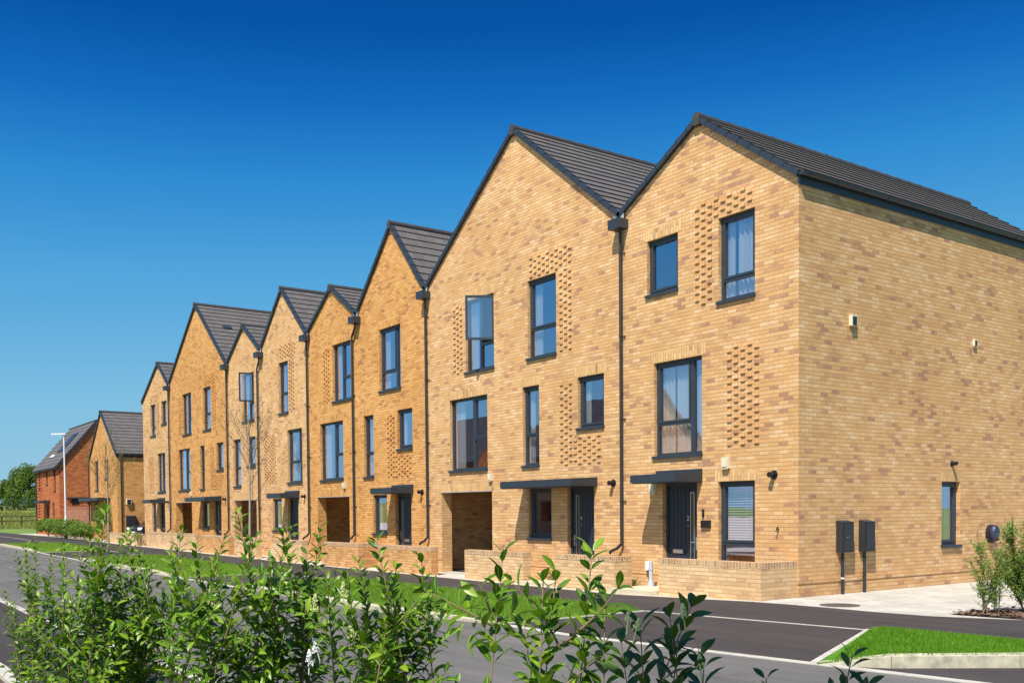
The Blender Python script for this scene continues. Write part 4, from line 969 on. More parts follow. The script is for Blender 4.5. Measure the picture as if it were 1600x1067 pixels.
def house_red():
    e = empty('detached_house', (-69.5, 0, 0), 'red brick detached house with a solar panel on its roof, leftmost of all the houses', 'house')
    x0, x1, ez, ry, rz, D = -73.8, -65.1, 5.20, 2.6, 8.34, 5.2
    ws = [(-72.95, -72.35, 3.55, 4.98), (-69.95, -69.35, 3.85, 4.98), (-67.15, -66.4, 3.30, 5.0), (-73.2, -72.75, .35, 2.5), (-67.75, -67.0, .35, 2.5)]
    dr = (-70.1, -69.1); mb = MB(); wall_with_holes(mb, x0, x1, -.1, ez, [(a, b, c + .03, d) for a, b, c, d in ws] + [(dr[0], dr[1], -.1, 2.3)])
    mb.face([(x1, 0, -.1), (x1, D, -.1), (x1, D, ez), (x1, ry, rz), (x1, 0, ez)]); mb.face([(x0, D, -.1), (x0, 0, -.1), (x0, 0, ez), (x0, ry, rz), (x0, D, ez)]); mb.face([(x1, D, -.1), (x0, D, -.1), (x0, D, ez), (x1, D, ez)])
    for k in range(int(4.9 / .225)):
        z = .35 + k * .225; mb.box(x0 + .02, x0 + 2.0, -.028, .01, z, z + .07, skip='k')
    mb.build('wall', M['red'], e)
    rm = MB()
    # front and rear slopes: ridge along x
    for sgn, ye_, yr in ((1, -.22, ry), (-1, D + .22, ry)):
        zee = ez - .22 * (rz - ez) / ry; L = math.hypot(yr - ye_, rz - zee); n = round(L / .4); up = Vector((0, yr - ye_, rz - zee)).normalized(); nr = Vector((0, -up.z, up.y)); nr = nr if nr.z > 0 else -nr
        for k in range(n):
            a = Vector((0, ye_, zee)) + up * L * k / n + nr * .15; b = Vector((0, ye_, zee)) + up * (L * (k + 1) / n + .02) + nr * .12; c = a - nr * .035
            A0, A1 = x0 - .12, x1 + .12
            q = [(A0, a.y, a.z), (A1, a.y, a.z), (A1, b.y, b.z), (A0, b.y, b.z)]; q2 = [(A0, c.y, c.z), (A1, c.y, c.z), (A1, a.y, a.z), (A0, a.y, a.z)]
            if sgn < 0: q.reverse(); q2.reverse()
            rm.face(q, [(A0, k * .345 + .01), (A1, k * .345 + .01), (A1, k * .345 + .33), (A0, k * .345 + .33)]); rm.face(q2, [(0, .2), (.1, .2), (.1, .2), (0, .2)])
    rf = rm.build('roof', M['tile'], e)
    vb = MB()
    for xx in (x0 - .14, x1 + .04):
        for ye_ in (-.22, D + .22):
            zee = ez - .22 * (rz - ez) / ry
            vb.hexa([(xx, ye_, zee - .02), (xx + .1, ye_, zee - .02), (xx + .1, ry, rz - .02), (xx, ry, rz - .02), (xx, ye_, zee + .2), (xx + .1, ye_, zee + .2), (xx + .1, ry, rz + .2), (xx, ry, rz + .2)])
    vb.build('verge', M['slate'], rf)
    rb = MB(); rb.tube([(x0 - .13, ry, rz + .15), (x1 + .13, ry, rz + .15)], .10, 8); rb.build('ridge', M['ridge'], rf)
    up = Vector((0, ry, rz - ez)).normalized(); nr = Vector((0, -up.z, up.y)); nr = nr if nr.z > 0 else -nr
    def onroof(xa, xb, s0, s1, h, name, mat):
        p = lambda x, s, hh: Vector((x, 0, ez)) + up * s + nr * (.16 + hh)
        m_ = MB(); m_.hexa([p(xa, s0, .0), p(xb, s0, .0), p(xb, s1, .0), p(xa, s1, .0), p(xa, s0, h), p(xb, s0, h), p(xb, s1, h), p(xa, s1, h)]); return m_.build(name, mat, rf)
    onroof(-69.4, -67.7, 1.35, 3.2, .05, 'solar_panel', simple('solar_cells', (0.025, 0.04, 0.075), 0.5)); onroof(-70.5, -69.3, .85, 1.1, .06, 'rooflight', M['white'])
    f = MB(); f.box(x0 - .1, x1 + .1, -.26, -.2, ez - .28, ez - .06); f.build('gutter', M['slate'], e)
    for i, (a, b, c, d) in enumerate(ws): window(e, a, b, c, d, 'T' if d - c > 1.5 else 'S', tz=c + .5, curtain='L', seed=i)
    door(e, dr[0], dr[1], .1, 2.295, 'R'); canopy(e, -70.9, -68.6, False, 2.5)
    p = MB(); p.tube([(x0 + .06, -.07, ez - .3), (x0 + .06, -.07, .15)], .045, 8); p.build('downpipe', M['slatedull'], e)
    sl_ = MB()
    for y in (.8, 1.9, 3.0): sl_.box(x1 + .002, x1 + .03, y, y + .5, 2.35, 2.75)
    sl_.build('window', M['darkglass'], e); hb = MB(); hb.box(x1 + .002, x1 + .12, .5, 4.9, 2.76, 2.86); hb.build('canopy', M['slate'], e)
    im = MB(); im.box(x0 + .2, x1 - .2, .4, 4.8, 2.5, 2.66); im.face([(x0 + .2, 3.0, 0), (x1 - .2, 3.0, 0), (x1 - .2, 3.0, 5.2), (x0 + .2, 3.0, 5.2)]); im.build('interior', M['room'], e)
house_red()
mb = MB(); mb.box(-65.05, -55.6, .25, .465, -.1, 2.02); mb.box(-65.05, -55.6, .235, .48, 2.02, 2.11, 1, swap=True)
tag(mb.build('boundary_wall', [M['redwall'], M['redwall']]), 'tall pale red brick boundary wall behind the street lamp', 'wall')

# ------------------------------------------------------------------ low garden walls
def garden_wall(pieces, label, top=.655, mat='gwall'):
    """pieces = (x0, x1, y0, y1) legs of one wall"""
    xs = [p[0] for p in pieces]; e = empty('garden_wall', (min(xs), -1, z0(min(xs))), label, 'garden wall', 'low brick walls in front of the terrace')
    mb = MB(); cm = MB()
    for x0, x1, y0, y1 in pieces:
        mb.box(x0, x1, y0, y1, z0(x0) - .1, top - .103)
        cm.box(x0 - .002, x1 + .002, y0 - .004, y1 + .003, top - .103, top, swap=True)
    mb.build('brickwork', M[mat], e); cm.build('coping', M['cap'], e, bevel=.004)
garden_wall([(-2.58, -.02, -1.0, -.785), (-.235, -.022, -.785, -.002)], 'low brick garden wall returning to the corner of house number 2', .665)
garden_wall([(-9.64, -7.10, -1.0, -.785)], 'short free-standing garden wall between the passage and the window of house number 4', .64)
garden_wall([(-5.88, -3.89, -1.0, -.785), (-4.105, -3.892, -.785, -.5)], 'low garden wall under the long drainpipe beside door number 4', .645)
garden_wall([(-14.4, -11.3, -1.0, -.785)], 'low orange garden wall below the door of the right-hand orange house', .66, 'gwallo')
garden_wall([(-18.25, -15.65, -1.0, -.785), (-15.865, -15.652, -.785, -.3)], 'low orange garden wall beside the passage of the right-hand orange house', .66, 'gwallo')
garden_wall([(-22.6, -19.9, -1.0, -.785)], 'low garden wall below the short canopy of the middle buff house', .66)
garden_wall([(-26.4, -24.1, -1.0, -.785)], 'low garden wall beside the passage of the middle buff house', .68)
garden_wall([(-30.4, -27.1, -1.0, -.785)], 'low garden wall below the door of the farther orange house', .70, 'gwallo')
garden_wall([(-39.0, -31.3, -1.0, -.785)], 'longest low garden wall, joining the farther orange house and the end house', .73)
garden_wall([(-46.6, -40.05, -1.0, -.785), (-40.265, -40.052, -.785, -.1)], 'low garden wall in front of the parked car at the far end', .60)

mb = MB(); mb.box(-3.85, -2.62, -1.2, -.02, -.09, .012); tag(mb.build('garden_path', M['path_cream']), kind='structure')
mb = MB(); mb.box(-7.05, -5.92, -1.2, -.02, -.12, -.02); tag(mb.build('garden_path', M['path_cream']), kind='structure')

# ------------------------------------------------------------------ fittings on and by the side wall
def meter_box(y0, y1, z0_, z1, x, label, cond=None, lock=True):
    e = empty('meter_box', (x, (y0 + y1) / 2, z0_), label, 'meter box', 'dark meter boxes on house walls')
    mb = MB(); d = .15; mb.hexa([(x + .002, y0, z0_), (x + d, y0, z0_), (x + d, y1, z0_), (x + .002, y1, z0_), (x + .002, y0, z1 + .03), (x + d, y0, z1), (x + d, y1, z1), (x + .002, y1, z1 + .03)])
    mb.build('case', M['slatedull'], e, bevel=.008)
    dm = MB(); dm.box(x + d + .001, x + d + .018, y0 + .025, y1 - .025, z0_ + .03, z1 - .03); dr_ = dm.build('door', M['slatedull'], e, bevel=.006)
    if lock: k = MB(); k.tube([(x + d + .019, y0 + .12, (z0_ + z1) / 2), (x + d + .026, y0 + .12, (z0_ + z1) / 2)], .014, 10); k.build('lock', M['silver'], dr_)
    if cond:
        c = MB(); yc = (y0 + y1) / 2 - .05; c.tube([(x + .06, yc, z0_), (x + .06, yc, -.02)], .03, 10)
        for z in (z0_ - .12, .35): c.tube([(x + .06, yc, z), (x + .06, yc, z + .03)], .037, 10)
        c.build('conduit', M['slatedull'], e)
        if cond == 'band': b = MB(); b.tube([(x + .06, yc, .285), (x + .06, yc, .315)], .033, 10); b.build('tape', M['white'], e)
    return e
meter_box(1.10, 1.44, .79, 1.36, 0, 'dark meter box with a small lock, nearer the house corner', 'band')
meter_box(1.80, 2.11, .79, 1.36, 0, 'plain dark meter box, nearer the small side window', 'plain', False)
meter_box(.45, 1.0, .75, 1.5, -48.65, 'dark meter box beside the parked car on the orange side wall', None, False)
e = empty('car_charger', (0, 6.55, 1.0), 'rounded dark car charging point on the side wall behind the bush', 'charger')
def disc(mb, cy, cz, xa, xb, ry, rz_, n=20, dome=0):
    ring = lambda x, s: [(x, cy + ry * s * math.cos(2 * math.pi * i / n), cz + rz_ * s * math.sin(2 * math.pi * i / n)) for i in range(n)]
    prof = [(xa, 1.0), (xb - dome, 1.0), (xb - dome * .35, .86), (xb, .55)] if dome else [(xa, 1.0), (xb, 1.0)]
    rings = [ring(*p) for p in prof]
    for a, b in zip(rings, rings[1:]):
        for i in range(n): mb.face([a[i], a[(i + 1) % n], b[(i + 1) % n], b[i]])
    mb.face(rings[-1])
mb = MB(); disc(mb, 6.55, 1.03, .002, .09, .165, .20); mb.build('back_plate', M['blackpl'], e)
mb = MB(); disc(mb, 6.55, 1.05, .091, .20, .14, .175, dome=.06); mb.build('cover', simple('charger_cover', (0.03, 0.035, 0.075), 0.3), e, smooth=True)
mb = MB(); disc(mb, 6.55, .93, .14, .19, .05, .06, 12); mb.build('socket', M['blackpl'], e)

e = empty('manhole_cover', (1.33, -.62, 0), 'dark round manhole cover in the pale driveway', 'manhole cover')
mb = MB(); n = 24
ring = lambda r, z: [(1.33 + r * math.cos(2 * math.pi * i / n), -.62 + r * math.sin(2 * math.pi * i / n), z) for i in range(n)]
a, b = ring(.33, .004), ring(.28, .006); mb2 = MB()
for i in range(n): mb2.face([a[i], a[(i + 1) % n], b[(i + 1) % n], b[i]])
mb2.build('rim', simple('cast_iron', (0.10, 0.085, 0.075), 0.6, 0.3, 12), e)
mb.face(ring(.279, .006))
for i in range(-4, 5):
    for j in range(-4, 5):
        if i * i + j * j < 18: mb.box(1.33 + i * .055 - .018, 1.33 + i * .055 + .018, -.62 + j * .055 - .018, -.62 + j * .055 + .018, .006, .010, skip='b')
mb.build('plate', simple('cast_iron_plate', (0.13, 0.105, 0.09), 0.65, 0.3, 12), e)

e = empty('service_pipe', (-3.53, -.30, -.1), 'pale grey service pipe and white socket box between the first two garden walls', 'pipe')
mb = MB(); mb.tube([(-3.53, -.30, -.05), (-3.53, -.30, .16)], [.085, .05], 10); mb.tube([(-3.53, -.30, .15), (-3.53, -.30, .53)], .045, 12); mb.tube([(-3.53, -.30, .36), (-3.53, -.30, .40)], .054, 12); mb.build('pipe', M['greypl'], e)
mb = MB(); mb.box(-3.93, -3.78, -.09, -.002, .33, .52); b_ = mb.build('socket_box', M['white'], e, bevel=.015)
mb = MB(); mb.tube([(-3.86, -.05, .33), (-3.86, -.05, .12), (-3.82, -.08, .04), (-3.71, -.16, .02), (-3.58, -.24, .06)], .011, 6); mb.tube([(-3.86, -.05, .335), (-3.86, -.05, .29)], .028, 8); mb.build('cable', M['blackpl'], e)

# ------------------------------------------------------------------ street lamp, fence, car
e = empty('street_lamp', (-56.5, -1.3, z0(-56.5)), 'slim white street lamp with a flat head in front of the red house', 'street lamp')
lx, ly, lz = -56.5, -1.3, z0(-56.5)
mb = MB(); mb.tube([(lx, ly, lz + .0), (lx, ly, lz + .42)], .10, 12); mb.build('base', M['blackpl'], e)
mb = MB(); mb.tube([(lx, ly, lz + .42), (lx, ly, lz + 1.35), (lx, ly, lz + 1.45), (lx, ly, lz + 6.55)], [.085, .085, .052, .042], 12); mb.build('pole', M['lampwhite'], e)
mb = MB(); d = Vector((-.58, -.81, 0)); p0 = Vector((lx, ly, lz + 6.55)); s = Vector((.81, -.58, 0)) * .13
mb.tube([p0, p0 + Vector((0, 0, .12))], .07, 10)
q = [p0 + d * -.15 - s, p0 + d * .75 - s, p0 + d * .75 + s, p0 + d * -.15 + s]
mb.hexa([v + Vector((0, 0, .11)) for v in q] + [v + Vector((0, 0, .19)) for v in q]); mb.build('lamp_head', M['lampwhite'], e)

e = empty('rail_fence', (-110, 3, 0), 'brown timber post and rail fence by the far field', 'fence')
fa, fb = Vector((-108, -14, .2)), Vector((-117, 30, .35)); nf = 22
rl = MB()
for k in range(nf):
    p = fa.lerp(fb, k / (nf - 1)); m_ = MB(); m_.box(p.x - .08, p.x + .08, p.y - .08, p.y + .08, p.z - .4, p.z + 1.25); m_.build('post', M['wood'], e)
for h in (.62, 1.12):
    u = (fb - fa).normalized(); nn = Vector((-u.y, u.x, 0)) * .03
    A_, Bp = fa + Vector((.1, 0, h)), fb + Vector((.1, 0, h)); rl.hexa([A_ - nn, A_ + nn, Bp + nn, Bp - nn] + [v + Vector((0, 0, .13)) for v in (A_ - nn, A_ + nn, Bp + nn, Bp - nn)])
rl.build('rails', M['wood'], e)

def car():
    cx, cy = -47.35, .55
    e = empty('parked_car', (cx, cy, z0(cx)), 'dark car parked nose out between the end house and the detached house', 'car')
    zb = z0(cx); paint = simple('car_paint', (0.012, 0.014, 0.02), 0.25, spec=0.7); hw = .90
    prof = [(0.0, .35), (-.02, .62), (.10, .86), (.95, 1.02), (1.75, 1.52), (2.4, 1.60), (3.5, 1.56), (4.15, 1.18), (4.35, .95), (4.38, .40)]
    def wd(z): return hw if z < 1.05 else hw - (z - 1.05) * .42
    L_ = [(cx - wd(z), cy + y, zb + z) for y, z in prof]; R2 = [(cx + wd(z), cy + y, zb + z) for y, z in prof]
    b = MB()
    for i in range(len(prof) - 1): b.face([L_[i + 1], L_[i], R2[i], R2[i + 1]])
    b.face(list(reversed(R2))); b.face(L_); b.face([L_[0], L_[-1], R2[-1], R2[0]])
    body = b.build('body', paint, e, bevel=.05)
    g = MB(); w1, w2 = wd(1.06) - .08, wd(1.5) - .08
    off = Vector((0, -.022, .028))
    g.face([Vector((cx - w1, cy + 1.0, zb + 1.05)) + off, Vector((cx + w1, cy + 1.0, zb + 1.05)) + off, Vector((cx + w2, cy + 1.70, zb + 1.49)) + off, Vector((cx - w2, cy + 1.70, zb + 1.49)) + off]); g.build('windscreen', M['darkglass'], e)
    for s in (-1, 1):
        sg = MB(); sg.face([(cx + s * (wd(1.08) + .006), cy + 1.25, zb + 1.08), (cx + s * (wd(1.08) + .006), cy + 3.85, zb + 1.10), (cx + s * (wd(1.48) + .006), cy + 3.45, zb + 1.48), (cx + s * (wd(1.48) + .006), cy + 1.85, zb + 1.48)]); sg.build('side_window', M['darkglass'], e)
        h = MB(); h.hexa([(cx + s * .50, cy - .035, zb + .66), (cx + s * .86, cy + .02, zb + .66), (cx + s * .86, cy + .2, zb + .66), (cx + s * .50, cy + .2, zb + .66), (cx + s * .46, cy - .01, zb + .80), (cx + s * .88, cy + .05, zb + .82), (cx + s * .88, cy + .25, zb + .82), (cx + s * .46, cy + .25, zb + .80)]); h.build('headlight', simple('headlight_glass', (0.75, 0.78, 0.8), 0.08), e)
        for y in (.85, 3.55):
            t = MB(); t.tube([(cx + s * (hw - .2), cy + y, zb + .33), (cx + s * (hw + .015), cy + y, zb + .33)], .33, 18); w_ = t.build('wheel', M['blackpl'], e)
            r_ = MB(); r_.tube([(cx + s * (hw + .016), cy + y, zb + .33), (cx + s * (hw + .03), cy + y, zb + .33)], [.22, .17], 14); r_.build('rim', M['silver'], w_)
    gr = MB(); gr.box(cx - .42, cx + .42, cy - .055, cy + .05, zb + .58, zb + .74); gr.box(cx - .6, cx + .6, cy - .045, cy + .05, zb + .36, zb + .48); gr.build('grille', M['blackpl'], e)
    ch = MB(); ch.box(cx - .44, cx + .44, cy - .065, cy - .056, zb + .745, zb + .76); ch.box(cx - .75, cx + .75, cy - .06, cy - .046, zb + .50, zb + .52); ch.build('chrome_trim', M['silver'], e)
    np_ = MB(); np_.box(cx - .26, cx + .26, cy - .068, cy - .057, zb + .52, zb + .575); np_.build('number_plate', M['white'], e)
    for s in (-1, 1): mr = MB(); mr.box(cx + s * .93 - .09, cx + s * .93 + .09, cy + 1.2, cy + 1.3, zb + 1.0, zb + 1.12); mr.build('wing_mirror', paint, e, bevel=.02)
    e.rotation_euler.z = rad(14)
car()

# ------------------------------------------------------------------ vegetation
def leaf_into(mb, p, d, n, L, wd, droop=.25, fold=.25, seg=4, m=0):
    """one elliptical pointed leaf: base p, direction d, upper-side normal n"""
    d = d.normalized(); s = d.cross(n)
    if s.length < 1e-4: s = d.orthogonal()
    s.normalize(); n = s.cross(d).normalized()
    prof = (0.10, .72, 1.0, .74, .0) if seg == 4 else (.12, 1.0, .0)
    b = len(mb.v); k = len(prof)
    for i, w in enumerate(prof):
        t = i / (k - 1); c = p + d * (L * t) - n * (droop * L * t * t)
        mb.v += [tuple(c - s * wd * w * .5 + n * fold * wd * w * .5), tuple(c), tuple(c + s * wd * w * .5 + n * fold * wd * w * .5)]
    for i in range(k - 1):
        for j in (0, 1):
            q = b + i * 3 + j; u0, u1, v0, v1 = j / 2, (j + 1) / 2, i / (k - 1), (i + 1) / (k - 1)
            mb.f.append((q, q + 1, q + 4, q + 3)); mb.uv += [(u0, v0), (u1, v0), (u1, v1), (u0, v1)]; mb.mi.append(m)

def curve_pts(a, b, bend, n):
    return [a.lerp(b, i / n) + bend * math.sin(math.pi * i / n) for i in range(n + 1)]

def shrub(label, base, tips, seed, leaf=.043, leafmat=None, bare=.45, side=1.0, inter=.0195, flowers=(), pale=(), group='privet shrubs along the near planting bed', shoot=.16, name='privet_shrub', r0=.006):
    """upright stems from the bed to the given tips, side shoots, opposite pairs of leaves"""
    rnd = random.Random(seed)
    e = empty(name, (base[0], base[1], base[2]), label, 'shrub', group)
    st = MB(); lf = MB(); lp = MB()
    UP = Vector((0, 0, 1))
    def dress(pts, start, scale, m=lf):
        # walk along the polyline and set pairs of leaves, each pair turned 90 degrees from the last
        tot = sum((b - a).length for a, b in zip(pts, pts[1:])); pos = start * tot; k = rnd.randint(0, 1); az0 = rnd.uniform(0, math.pi)
        while pos < tot:
            acc = 0
            for a, b in zip(pts, pts[1:]):
                l = (b - a).length
                if acc + l >= pos or b is pts[-1]:
                    p = a.lerp(b, min(1, (pos - acc) / max(l, 1e-6))); ax = (b - a).normalized(); break
                acc += l
            f = pos / tot; u = ax.orthogonal().normalized(); v = ax.cross(u)
            fl = scale * (1.0 if f < .8 else 1.0 - (f - .8) * 1.7) * rnd.uniform(.8, 1.15)
            ang = az0 + (k % 2) * math.pi / 2 + rnd.uniform(-.35, .35)
            for h in (0, math.pi):
                if rnd.random() < .06: continue
                o = u * math.cos(ang + h) + v * math.sin(ang + h)
                rise = rnd.uniform(.45, .95) + (f > .85) * .7
                d = (o + ax * rise).normalized()
                d = (d + Vector((0, 0, -.12))).normalized()
                nn = (ax * .7 - o * .25 + UP * .45 + Vector((.15 + rnd.uniform(-.5, .5), -.25 + rnd.uniform(-.5, .5), .1))).normalized()
                leaf_into(m, p + d * .004, d, nn, fl * rnd.uniform(.85, 1.1), fl * rnd.uniform(.36, .46), rnd.uniform(.1, .45), rnd.uniform(.15, .5))
            k += 1; pos += inter * (leaf / .043) * rnd.uniform(.8, 1.25) * (1 if f < .85 else .7)
    for ti, tp in enumerate(tips):
        tip = Vector(tp[:3]); opt = tp[3] if len(tp) > 3 else {}
        b0 = Vector(opt.get('from', (base[0] + rnd.uniform(-.12, .12), base[1] + rnd.uniform(-.10, .10), base[2])))
        L = (tip - b0).length; bend = Vector((rnd.uniform(-1, 1), rnd.uniform(-1, 1), 0)) * .08 * L
        pts = curve_pts(b0, tip, bend, 10)
        st.tube(pts, [r0 * (1 - .8 * i / 10) * (1 if 'from' not in opt else .6) for i in range(11)], 5, 0)
        dress(pts, opt.get('bare', bare), leaf)
        if side > 0:
            ns = int(L * (1 - bare) / .030 * side * opt.get('side', 1.0))
            for _ in range(ns):
                f = rnd.uniform(opt.get('bare', bare) * .85, .90); i = min(9, int(f * 10)); p = pts[i].lerp(pts[i + 1], f * 10 - i); ax = (pts[i + 1] - pts[i]).normalized()
                a = rnd.uniform(0, 2 * math.pi); o = Vector((math.cos(a), math.sin(a), 0)); l = rnd.uniform(.4, 1.15) * shoot * (1.15 - f * .6)
                q = p + (o * rnd.uniform(.6, 1.0) + ax * rnd.uniform(.5, 1.0)).normalized() * l
                sp = curve_pts(p, q, Vector((0, 0, -.04 * l)), 4); st.tube(sp, [r0 * .32, r0 * .28, r0 * .24, r0 * .2, r0 * .15], 4, 1, False); dress(sp, .12, leaf * .86)
    s = st.build('stems', [M['stem'], M['gstem']], e, smooth=True)
    l = lf.build('leaves', leafmat or M['leaf'], e, smooth=True)
    for (p, d, L) in pale:
        leaf_into(lp, Vector(p), Vector(d), Vector((0, -1, .6)), L, L * .36, .3, .5)
    if lp.f: lp.build('wilted_leaves', M['leafpale'], e, smooth=True)['label'] = 'pale wilting leaves hanging down'
    for (p, hgt, white) in flowers:
        fm = MB(); p = Vector(p); ax = Vector((rnd.uniform(-.3, .3), rnd.uniform(-.3, .3), 1)).normalized()
        for k in range(int(hgt * 1900)):
            t = rnd.random(); rr = .26 * hgt * (1 - t * .85); a = rnd.uniform(0, 6.28); u = ax.orthogonal(); v = ax.cross(u)
            c = p + ax * (t * hgt) + (u * math.cos(a) + v * math.sin(a)) * rr * rnd.uniform(.3, 1); r = rnd.uniform(.0008, .0016)
            fm.hexa([c + Vector((sx * r, sy * r, -r)) for sx, sy in ((-1, -1), (1, -1), (1, 1), (-1, 1))] + [c + Vector((sx * r * .6, sy * r * .6, r * 1.3)) for sx, sy in ((-1, -1), (1, -1), (1, 1), (-1, 1))])
        fm.tube([p - ax * .02, p + ax * hgt * .9], [.0012, .0008], 4, 0, False)
        fm.build('flower_panicle', M['flowerw'] if white else M['flower'], e)
    return e

G0 = -.03
shrub('leftmost thin privet shrub with long bare stems and leafy tops', (7.0, -13.83, G0), [(7.128,-13.868,1.50), (7.018,-13.814,1.53), (6.841,-13.860,1.45), (7.13,-13.764,1.47), (7.023,-13.707,1.49), (7.085,-13.939,1.31), (7.057,-13.77,1.35), (6.898,-13.786,1.36), (7.038,-13.906,1.27)], 11, leaf=.036, bare=.68, side=.75, shoot=.10)
shrub('bushy bright green privet shrub, second from the left, with one tall leading shoot', (8.26, -13.82, G0), [(8.366,-13.851,1.625), (8.281,-13.767,1.565), (8.062,-13.87,1.52), (8.237,-13.937,1.475), (8.241,-13.724,1.50), (8.313,-13.938,1.38), (8.213,-13.864,1.54), (8.145,-13.753,1.53), (8.39,-13.723,1.47), (8.163,-13.837,1.42), (8.436,-13.764,1.43)], 12, leaf=.042, bare=.56, side=1.35, shoot=.22)
shrub('broad privet shrub left of centre with many tall shoots', (8.97, -13.68, G0), [(8.984,-13.852,1.53), (8.881,-13.788,1.58), (8.782,-13.721,1.54), (8.987,-13.747,1.50), (8.906,-13.647,1.615), (9.108,-13.676,1.56), (9.03,-13.579,1.575), (8.827,-13.658,1.55), (9.101,-13.582,1.585), (9.032,-13.473,1.58), (9.128,-13.652,1.51), (9.07,-13.527,1.52)], 13, leaf=.043, bare=.61, side=.85, shoot=.21,
      flowers=[((8.947,-13.792,1.385), .05, False), ((8.984,-13.74,1.39), .05, False)])
shrub('central privet shrub carrying cream flower panicles', (9.40, -13.53, G0), [(9.503,-13.556,1.555), (9.455,-13.417,1.52), (9.264,-13.48,1.495), (9.477,-13.491,1.50), (9.301,-13.532,1.47), (9.441,-13.646,1.495), (9.408,-13.488,1.43), (9.276,-13.47,1.37), (9.512,-13.435,1.335, {'from': (9.40, -13.52, 1.16), 'bare': .15}), (9.465,-13.43,1.37, {'from': (9.39, -13.51, 1.2), 'bare': .2})], 14, leaf=.044, bare=.61, side=1.0, shoot=.20,
      flowers=[((9.365,-13.645,1.40), .036, False), ((9.407,-13.59,1.43), .034, False), ((9.375,-13.64,1.305), .034, True), ((9.362,-13.655,1.275), .036, True), ((9.452,-13.43,1.372), .040, False), ((9.421,-13.575,1.335), .034, False)])
shrub('slender single-stemmed privet with pale leaves drooping', (10.0, -13.61, G0), [(10.016,-13.577,1.56), (9.918,-13.684,1.482, {'from': (10.008,-13.598,1.42), 'bare': .15, 'side': 0}), (9.985,-13.612,1.50, {'from': (10.008,-13.596,1.43), 'bare': .2, 'side': 0}), (10.035,-13.56,1.44, {'from': (10.008,-13.598,1.42), 'bare': .2, 'side': 0})], 15, leaf=.047, bare=.87, side=.3, shoot=.06, inter=.021, r0=.0042,
      pale=[((9.985,-13.64,1.425), (-.35, -.25, -.75), .045), ((9.98,-13.645,1.415), (-.75, -.5, -.35), .05), ((9.99,-13.63,1.405), (-.05, -.1, -1), .042), ((9.99,-13.625,1.40), (.3, .4, -.5), .042), ((9.975,-13.65,1.43), (-.6, -.3, -.7), .04), ((9.99,-13.615,1.47), (-.5, -.4, .5), .045), ((10.02,-13.58,1.43), (.3, .35, -.8), .045), ((10.0,-13.61,1.39), (.5, .6, -.25), .038)])
shrub('open privet shrub with upright leafy shoots beside the slender one', (10.15, -13.56, G0), [(10.182,-13.517,1.55), (10.226,-13.494,1.498, {'from': (10.158,-13.56,1.40), 'bare': .2}), (10.091,-13.613,1.50, {'from': (10.155,-13.562,1.39), 'bare': .2}), (10.149,-13.565,1.522), (10.135,-13.582,1.508), (10.083,-13.583,1.43), (10.201,-13.50,1.385, {'from': (10.16, -13.56, 1.33), 'bare': .2}), (10.196,-13.502,1.475)], 16, leaf=.049, bare=.86, side=.7, shoot=.07, inter=.022, r0=.0045)
shrub('dark shaded privet shrub with greyish white flower heads', (10.40, -13.56, G0), [(10.401,-13.559,1.475), (10.406,-13.519,1.478), (10.377,-13.593,1.455), (10.362,-13.616,1.43), (10.432,-13.52,1.40), (10.424,-13.563,1.44), (10.43,-13.53,1.425)], 17, leaf=.052, leafmat=M['leafshade'], bare=.87, side=.8, shoot=.06, inter=.022, r0=.004,
      flowers=[((10.387,-13.61,1.448), .018, False), ((10.381,-13.62,1.462), .016, False), ((10.412,-13.54,1.462), .022, False), ((10.443,-13.539,1.395), .018, False)])
shrub('lowest dark privet shoot at the near right corner', (10.61, -13.44, G0), [(10.616,-13.433,1.424), (10.627,-13.42,1.39), (10.603,-13.456,1.39)], 18, leaf=.042, leafmat=M['leafshade'], bare=.9, side=0, inter=.02, r0=.004)
shrub('dark privet tip just showing between the two dark shrubs', (10.52, -13.49, G0), [(10.517,-13.488,1.385)], 19, leaf=.042, leafmat=M['leafshade'], bare=.9, side=0, r0=.004)

GR = 'shrubs in the mulched bed beside the driveway'
shrub('airy shrub with thin stems in front of the car charging point', (3.72, -.34, 0), [(3.50,-.28,1.24), (3.60,-.44,1.10), (3.72,-.12,1.0), (3.42,-.36,.86), (3.88,-.30,.92), (3.78,-.46,.66), (3.58,-.2,.48), (3.95,-.16,.75)], 21, leaf=.05, leafmat=M['leaf_small'], bare=.22, side=1.2, shoot=.26, group=GR, name='garden_shrub', inter=.03, r0=.010)
shrub('dense taller shrub at the right edge in the mulched bed', (4.02, .34, 0), [(3.72,.20,1.38), (3.88,.02,1.46), (4.10,.45,1.52), (3.80,.55,1.32), (4.30,.35,1.40), (3.70,.05,1.02), (4.05,-.08,1.20), (4.35,.65,1.28), (3.66,.38,.90), (4.2,.05,1.0), (4.45,.3,1.3), (3.95,.3,1.5), (4.2,.25,1.55), (3.85,.1,.75)], 22, leaf=.058, leafmat=M['leaf_small'], bare=.22, side=1.5, shoot=.36, group=GR, name='garden_shrub', inter=.028, r0=.011)

